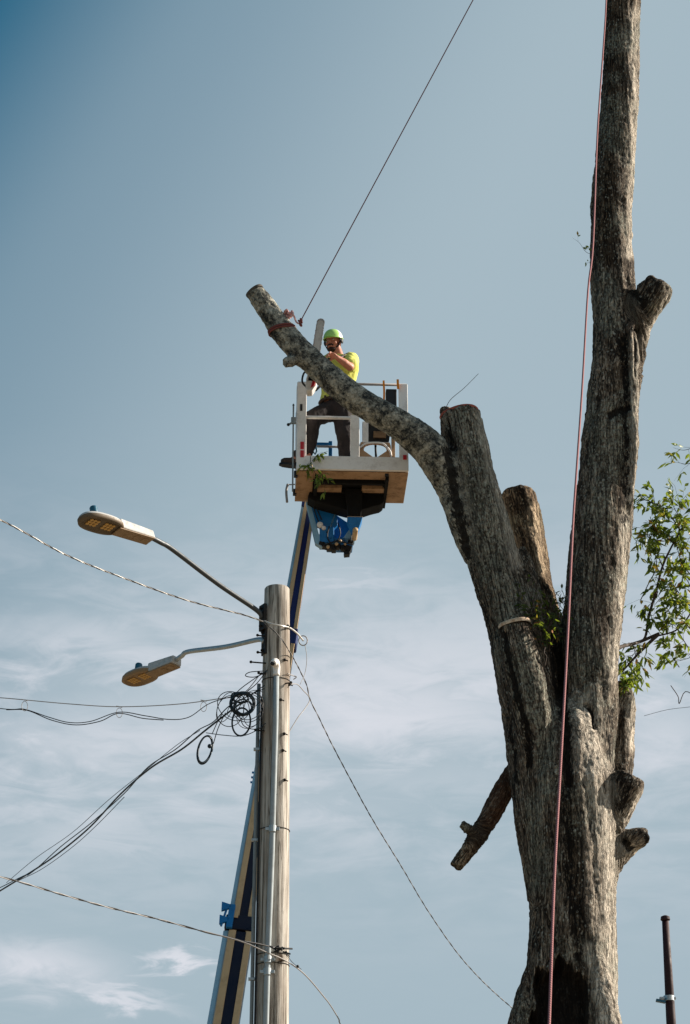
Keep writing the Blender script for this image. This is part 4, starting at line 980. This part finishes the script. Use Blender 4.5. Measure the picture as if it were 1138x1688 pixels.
# keep the part above the trunk's rope contact just in front of the bark
m = MB(); m.tube(resample(catmull(w, 5), .5), .0072, 10); tag(m.build('rigging_rope', PINK, None, True), 'long pink rope hanging down in front of the tall stem and trunk', 'rope', 'tree rigging ropes')
m = MB(); pb = P(1012, -440, 23.85); m.tube([pb+Vector((0, -.04, 0)), pb+Vector((0, .04, 0))], .07, 18); m.box(-.02, .02, -.05, .05, -.02, .16, Matrix.Translation(pb)); tag(m.build('pulley_block', ALU, None), 'rigging pulley tied near the top of the tall stem, above the picture', 'pulley')
# sling round the limb + knot
lc, lr = paths['big_limb']; sc_ = min(range(len(lc)), key=lambda i: abs(proj(np.array([tuple(lc[i])]))[0][0]-463))
c0 = lc[sc_]; ta = (lc[sc_+1]-lc[sc_-1]).normalized(); ta = (ta+Vector((-.35, 0, -.25))).normalized(); u = ta.orthogonal().normalized(); v_ = ta.cross(u); R_ = lr[sc_]*1.08+.008
sling = empty('rope_sling', c0, 'maroon rope sling wrapped round the cut limb with a pale pink knot on top', 'rope sling')
m = MB(); m.tube([c0+(u*math.cos(t)+v_*math.sin(t))*R_ for t in np.linspace(0, 2*math.pi, 40)], .012, 8, False); m.tube([c0+ta*.025+(u*math.cos(t)+v_*math.sin(t))*R_ for t in np.linspace(0, 2*math.pi, 40)], .010, 8, False)
m.build('loop', MAROON, sling, True)
m = MB(); kc = P(476, 519, 23.38); r2 = random.Random(3)
cp = [kc+Vector((r2.uniform(-.06, .06), r2.uniform(-.05, .05), r2.uniform(-.04, .05))) for k in range(16)]
m.tube(catmull(cp, 6), .012, 8); m.tube(catmull([kc+Vector((-.05, 0, .05)), kc+Vector((-.02, 0, .03)), kc+Vector((.05, 0, 0)), P(489, 531, 23.38), P(496, 534, 23.38)], 6), .010, 8); m.build('knot', PALEPINK, sling, True)
m = MB(); kc = P(494, 531, 23.38); cp = [kc+Vector((r2.uniform(-.03, .03), r2.uniform(-.03, .03), r2.uniform(-.04, .04))) for k in range(9)]; m.tube(catmull(cp, 6), .010, 8); m.build('knot', MAROON, sling, True)

# ================================================================== the worker
man = empty('person', P(560, 800, 24.45), 'man in lime helmet, yellow green shirt and dark trousers cutting the limb from the basket', 'person')
def limb(m_, a, b, ra, rb, k=6):
    m_.tube([a.lerp(b, i/k) for i in range(k+1)], [ra+(rb-ra)*i/k for i in range(k+1)], 14); m_.ball(a, ra, None, None, None, 14, 10); m_.ball(b, rb, None, None, None, 14, 10)
def figure(m_, js, ed):
    for a, b in ed: limb(m_, js[a][0], js[b][0], js[a][1], js[b][1])
YB = 24.42
TX = Vector((.97, -.22, 0)).normalized()      # across the shoulders
def torso(m_, e, lo=0):
    rows = [(P(553,676,YB), .165, .115), (P(553,664,YB), .150, .105), (P(555,648,YB-.02), .145, .105), (P(558,628,YB-.05), .165, .12), (P(561,610,YB-.08), .180, .125), (P(562,597,YB-.1), .165, .105), (P(561,590,YB-.11), .10, .075)]
    rows = rows[lo:]; R3 = Matrix(((TX.x, -TX.y, 0), (TX.y, TX.x, 0), (0, 0, 1)))
    dense = []
    for (a, w0, d0), (b, w1, d1) in zip(rows[:-1], rows[1:]):
        for k in range(6): t = k/6; dense.append((a.lerp(b, t), w0+(w1-w0)*t, d0+(d1-d0)*t))
    dense.append(rows[-1]); N_ = 24; vs = []
    for c_, w_, d_ in dense:
        for k in range(N_):
            t = 2*math.pi*k/N_; vs.append(c_+R3@Vector(((w_+e)*math.copysign(abs(math.cos(t))**.85, math.cos(t)), (d_+e)*math.copysign(abs(math.sin(t))**.85, math.sin(t)), 0)))
    fs = [(j*N_+i, j*N_+(i+1) % N_, (j+1)*N_+(i+1) % N_, (j+1)*N_+i) for j in range(len(dense)-1) for i in range(N_)]
    fs += [tuple(range(N_-1, -1, -1)), tuple((len(dense)-1)*N_+i for i in range(N_))]; m_.add(vs, fs)
J_ = dict(neck=(P(560,592,YB-.12), .062), neck2=(P(554,574,YB-.15), .056),
  ls=(P(579,593,YB-.12), .066), le=(P(577,605,YB-.38), .046), lf=(P(567,597,YB-.46), .043), lw=(P(555,589,YB-.54), .029),
  rs=(P(543,596,YB-.12), .066), re=(P(530,622,YB-.36), .048), rf=(P(527,624,YB-.5), .040), rw=(P(522,624,YB-.60), .029),
  lh=(P(563,680,YB), .098), lk=(P(569,722,YB-.05), .066), lka=(P(570,745,YB-.02), .060), la=(P(571,792,YB+.02), .042), lt=(P(569,784,YB-.12), .034),
  rh=(P(543,679,YB), .098), rk=(P(517,688,YB-.14), .070), rka=(P(514,715,YB-.05), .057), ra=(P(507,752,YB+.02), .042), rt=(P(483,758,YB+.0), .036))
ED = [('neck','neck2'),('ls','le'),('le','lf'),('lf','lw'),('rs','re'),('re','rf'),('rf','rw'),('lh','lk'),('lk','lka'),('lka','la'),('la','lt'),('rh','rk'),('rk','rka'),('rka','ra'),('ra','rt')]
bodym = MB(); torso(bodym, 0); figure(bodym, J_, ED)
# head
hc = P(549.5, 564, YB-.16); fw = Vector((-.38, -.88, -.24)).normalized(); sd_ = fw.cross(Vector((.05, 0, 1))).normalized(); upv = sd_.cross(fw).normalized()
HM = Matrix(((sd_.x, fw.x, upv.x), (sd_.y, fw.y, upv.y), (sd_.z, fw.z, upv.z)))     # local x=side, y=forward, z=up
def hp(x, y, z): return hc+HM@Vector((x, y, z))
bodym.ball(hc+HM@Vector((0, -.015, .03)), .078, .098, .095, HM, 24, 16); bodym.ball(hp(0, .02, -.045), .060, .070, .075, HM, 20, 14); bodym.ball(hp(0, .055, -.095), .030, .028, .022, HM)
bodym.tube([hp(0, .088, .02), hp(0, .108, -.012), hp(0, .112, -.025)], [.009, .013, .016], 8); bodym.ball(hp(-.012, .100, -.03), .009); bodym.ball(hp(.012, .100, -.03), .009)
bodym.tube([hp(-.045, .070, .033), hp(-.02, .085, .036), hp(.02, .085, .036), hp(.045, .070, .033)], .009, 8)
for s in (-1, 1):
    bodym.ball(hp(.080*s, -.01, -.01), .010, .020, .032, HM); bodym.ball(hp(.045*s, .062, -.025), .022, .022, .022, HM)
def hand(wr, dirv, palmn, curl, s=1.0, thumb=1):
    dirv = dirv.normalized(); palmn = (palmn-dirv*palmn.dot(dirv)).normalized(); side = dirv.cross(palmn)
    pm = wr+dirv*.045*s; PM = Matrix(((dirv.x, side.x, palmn.x), (dirv.y, side.y, palmn.y), (dirv.z, side.z, palmn.z)))
    bodym.ball(pm, .052*s, .042*s, .018*s, PM, 14, 10); bodym.tube([wr-dirv*.02, wr+dirv*.03], [.026, .026], 10)
    for k, ln in enumerate((.072, .082, .076, .060)):
        p = wr+dirv*.085*s+side*(-.031+.021*k)*s; pts = [p]; ang = .25
        for seg in (.45, .32, .23):
            ang += curl*(1+.08*k); p = p+(dirv*math.cos(ang)+palmn*math.sin(ang))*ln*seg*s; pts.append(p)
        bodym.tube(pts, [.0098, .0092, .0085, .0068], 8); bodym.ball(pts[-1], .0068)
    p = wr+dirv*.025*s-side*.034*s*thumb; q1 = p+(dirv*.6-side*.6*thumb+palmn*.5).normalized()*.035*s; q2 = q1+(dirv*.8+palmn*.6).normalized()*.03*s
    bodym.tube([p, q1, q2], [.013, .011, .009], 8); bodym.ball(q2, .009)
lw_, lf_ = J_['lw'][0], J_['lf'][0]; rw_, rf_ = J_['rw'][0], J_['rf'][0]
hand(lw_, Vector((-.85, -.35, .25)), Vector((-.2, -.6, -.8)), .55)
hand(rw_, rw_-rf_, Vector((.7, -.2, -.4)), .7, 1, -1)
bv = voxel(bodym.mesh('b'), .0062, 2); bv.materials.clear(); link_mesh('body', bv, SKIN, man)
def cloth(name, fn, mat, amp, vs=.011):
    m_ = MB(); fn(m_)
    me = voxel(m_.mesh('c'), vs, 3); k = len(me.vertices); c_ = np.empty(k*3); me.vertices.foreach_get('co', c_); c_ = c_.reshape(-1, 3); nn_ = np.empty(k*3); me.vertices.foreach_get('normal', nn_); nn_ = nn_.reshape(-1, 3)
    c_ += nn_*(amp*(fbm(c_*np.array([13, 13, 8])+3, 4, 4)*1.5+.25))[:, None]; me.vertices.foreach_set('co', c_.ravel()); me.update(); me.materials.clear()
    return link_mesh(name, me, mat, man)
g0 = lambda k, e: (J_[k][0], J_[k][1]+e)
def f_shirt(m_):
    torso(m_, .026, 1)
    for a, b, t in (('ls', 'le', .66), ('rs', 're', .6)):
        e_ = J_[a][0].lerp(J_[b][0], t); limb(m_, J_[a][0], e_, J_[a][1]+.022, .080)
        c_ = P(560, 600, YB-.1); limb(m_, c_, J_[a][0], .09, J_[a][1]+.022)
cloth('shirt', f_shirt, SHIRT, .014)
def f_pants(m_):
    for a, b, ea, eb in (('lh','lk',.022,.022),('lk','lka',.022,.022),('rh','rk',.024,.028),('rk','rka',.026,.02)): limb(m_, J_[a][0], J_[b][0], J_[a][1]+ea, J_[b][1]+eb)
    limb(m_, J_['lka'][0], J_['la'][0]+Vector((0, 0, .06)), .082, .066); limb(m_, J_['rka'][0], J_['ra'][0]+Vector((.01, 0, .05)), .078, .064)
    q_ = MB(); m_.ball(P(553,673,YB), .185, .14, .10, Matrix(((TX.x, -TX.y, 0), (TX.y, TX.x, 0), (0, 0, 1))), 20, 14)
cloth('trousers', f_pants, PANTS, .016)
m = MB(); bc = P(554, 663, YB); m.tube([bc+Vector((math.cos(t)*.182, math.sin(t)*.137, .012*math.cos(t))) for t in np.linspace(0, 2*math.pi, 30)], .019, 8, False)
for dx in (-.12, -.06, .05, .1): m.cut(); m.box(-.012, .012, -.02, .02, -.03, .02, Matrix.Translation(bc+Vector((dx, -.137*math.sqrt(1-(dx/.182)**2)-.01, 0))))
m.build('belt', BOOT, man)
def boot(ank, toe, nm='boot'):
    dv = (toe-ank); dv.z = 0; dv.normalize(); sv = Vector((-dv.y, dv.x, 0)); z0 = Vector((0, 0, 1)); m_ = MB()
    fl = min(ank.z, toe.z)-.055; a0 = Vector((ank.x, ank.y, fl))
    m_.tube([ank+z0*.09, ank, a0+z0*.05], [.058, .056, .052], 14); m_.tube([a0+z0*.045-dv*.06, a0+z0*.05+dv*.06, a0+z0*.04+dv*.15, a0+z0*.035+dv*.185], [.04, .048, .044, .026], 14)
    me = voxel(m_.mesh('bt'), .008, 2); me.materials.clear(); o_ = link_mesh(nm, me, BOOT, man)
    m_ = MB(); pol = [a0+dv*x_+sv*y_-z0*.012 for x_, y_ in ((-.10, -.03), (-.1, .03), (-.03, .036), (.08, .048), (.16, .042), (.205, .015), (.205, -.015), (.16, -.042), (.08, -.048), (-.03, -.036))]
    m_.prism(pol, (0, 0, .026)); m_.build('sole', BLACK, o_)
boot(J_['la'][0], J_['la'][0]+Vector((-.05, -.2, 0))); boot(P(490,757,YB+.02), P(470,759,YB-.02))
# face details
m = MB()
for s in (-1, 1): m.cut(); m.ball(hp(.030*s, .078, .014), .011, .009, .008, HM)
m.build('eye', WHITE, man, True)
m = MB()
for s in (-1, 1): m.cut(); m.ball(hp(.030*s, .086, .014), .006, .003, .006, HM)
m.build('pupil', BLACK, man, True)
m = MB()
for s in (-1, 1): m.cut(); m.tube([hp(.014*s, .093, .040), hp(.03*s, .090, .044), hp(.05*s, .078, .038)], .005, 6)
m.build('eyebrow', BEARD, man, True)
m = MB(); m.ball(hp(0, .040, -.092), .050, .055, .034, HM); m.tube([hp(-.034, .08, -.055), hp(-.015, .098, -.044), hp(.015, .098, -.044), hp(.034, .08, -.055)], .011, 8)
for s in (-1, 1): m.tube([hp(.045*s, .045, -.075), hp(.064*s, .015, -.05), hp(.074*s, -.0, .0)], [.017, .012, .006], 8)
me = voxel(m.mesh('bd'), .005, 1); me.materials.clear(); link_mesh('beard', me, BEARD, man)
m = MB(); m.tube([hp(-.022, .100, -.062), hp(0, .104, -.064), hp(.022, .100, -.062)], .006, 6); m.build('mouth', SKIN, man, True)
m = MB(); m.ball(hp(0, -.045, -.01), .075, .065, .075, HM); m.build('hair', BEARD, man, True)
# helmet
m = MB(); rows = []; N_ = 36
for j in range(11):
    t = math.pi/2*j/10; z = .035+.115*math.sin(t); rr_ = math.cos(t)**.85 if j < 10 else 0.0
    rows.append([hp(.108*rr_*math.cos(a), -.005+.128*rr_*math.sin(a), z) for a in [2*math.pi*k/N_ for k in range(N_)]])
vs = [p for r_ in rows for p in r_]; fs = [(j*N_+i, j*N_+(i+1) % N_, (j+1)*N_+(i+1) % N_, (j+1)*N_+i) for j in range(10) for i in range(N_)]
m.add(vs, fs); m.mi = [1 if (rows_i % N_) > N_*.43 and (rows_i % N_) < N_*.86 and rows_i//N_ < 9 else 0 for rows_i in range(len(fs))]
hl_ = m.build('helmet', [HELM, HELMW], man, True)
m = MB(); m.tube([hp(.108*math.cos(a), -.005+.128*math.sin(a), .034) for a in np.linspace(0, 2*math.pi, 36)], .007, 6, False)
brim = [hp(.10*math.cos(a), -.005+.128*math.sin(a)+.045*max(0, math.sin(a))**1.5, .032) for a in np.linspace(.25, math.pi-.25, 14)]
inn = [hp(.10*math.cos(a), -.01+.120*math.sin(a), .04) for a in np.linspace(.25, math.pi-.25, 14)]
k = len(brim); m.add(brim+inn, [(i, i+1, k+i+1, k+i) for i in range(k-1)]); m.build('brim', HELM, hl_, True)
m = MB()
for s in (-1, 1):
    m.tube([hp(.1*s, .02, .03), hp(.085*s, .025, -.04), hp(.05*s, .035, -.105), hp(0, .045, -.122)], .006, 6); 
m.build('chin_strap', BLACK, hl_, True)
m = MB()
for s in (-1, 1): m.cut(); m.ball(hp(.104*s, -.01, .0), .012, .03, .03, HM)
m.build('ear_cup', BLACK, hl_, True)
m = MB(); m.tube(catmull([P(552,588,YB-.30), P(559,590,YB-.31), P(568,586,YB-.22), P(575,583,YB-.08)], 5), .016, 8); m.tube(catmull([P(552,588,YB-.30), P(545,592,YB-.28), P(540,590,YB-.2)], 5), .016, 8); m.build('harness_strap', BOOT, man, True)

# chainsaw
cs = empty('chainsaw', P(514, 628, 23.72), 'chainsaw with a long pale bar held upright behind the cut limb', 'chainsaw')
Yc = 23.70; a_, b_ = P(514, 628, Yc), P(530, 524, Yc); ax = (b_-a_).normalized(); sx = Vector((ax.z, 0, -ax.x)).normalized(); 
m = MB(); Lb = (b_-a_).length; wv = .042; pol = []
for t in (0, .2, .5, .8, .93): pol.append(a_+ax*Lb*t+sx*wv*(1-.12*t))
for k in range(1, 8): an = math.pi*k/8; pol.append(a_+ax*(Lb*.93+.037*math.sin(an))+sx*.037*math.cos(an))
for t in (.93, .8, .5, .2, 0): pol.append(a_+ax*Lb*t-sx*wv*(1-.12*t))
m.prism(pol, (0, .008, 0)); m.build('guide_bar', BAR, cs)
m = MB(); path = [p+Vector((0, .004, 0)) for p in pol]; m.tube(resample(path, .03), .007, 5)
for i, p in enumerate(resample(path, .028)):
    m.box(-.007, .007, -.006, .006, -.011, .011, Matrix.Translation(p)@Matrix.Rotation(.5*(i % 2), 4, 'Y'))
m.build('chain', GREYW, cs)
def cx3(u_, v_, y=0): return a_+sx*u_+ax*v_+Vector((0, y, 0))
m = MB(); m.prism([cx3(*p) for p in ((-.055, -.10), (-.03, -.13), (.02, -.12), (.055, -.04), (.06, .08), (.03, .14), (-.05, .14), (-.065, .02))], (0, .14, 0)); m.build('motor_housing', WHITE, cs, bevel=.012)
m = MB(); m.prism([cx3(*p, -.012) for p in ((.0, -.085), (.035, -.06), (.045, .0), (.01, .0))], (0, .012, 0)); m.build('clutch_cover', REDP, cs, bevel=.003)
m = MB(); m.tube(catmull([cx3(-.04, .13, .02), cx3(-.10, .12, .06), cx3(-.11, .03, .1), cx3(-.05, -.02, .14)], 6), .011, 8); m.cut(); m.tube(catmull([cx3(.03, .12, .1), cx3(.08, .13, .12), cx3(.09, .02, .12), cx3(.05, -.05, .12)], 6), .014, 8); m.build('handle', BLACK, cs, True)
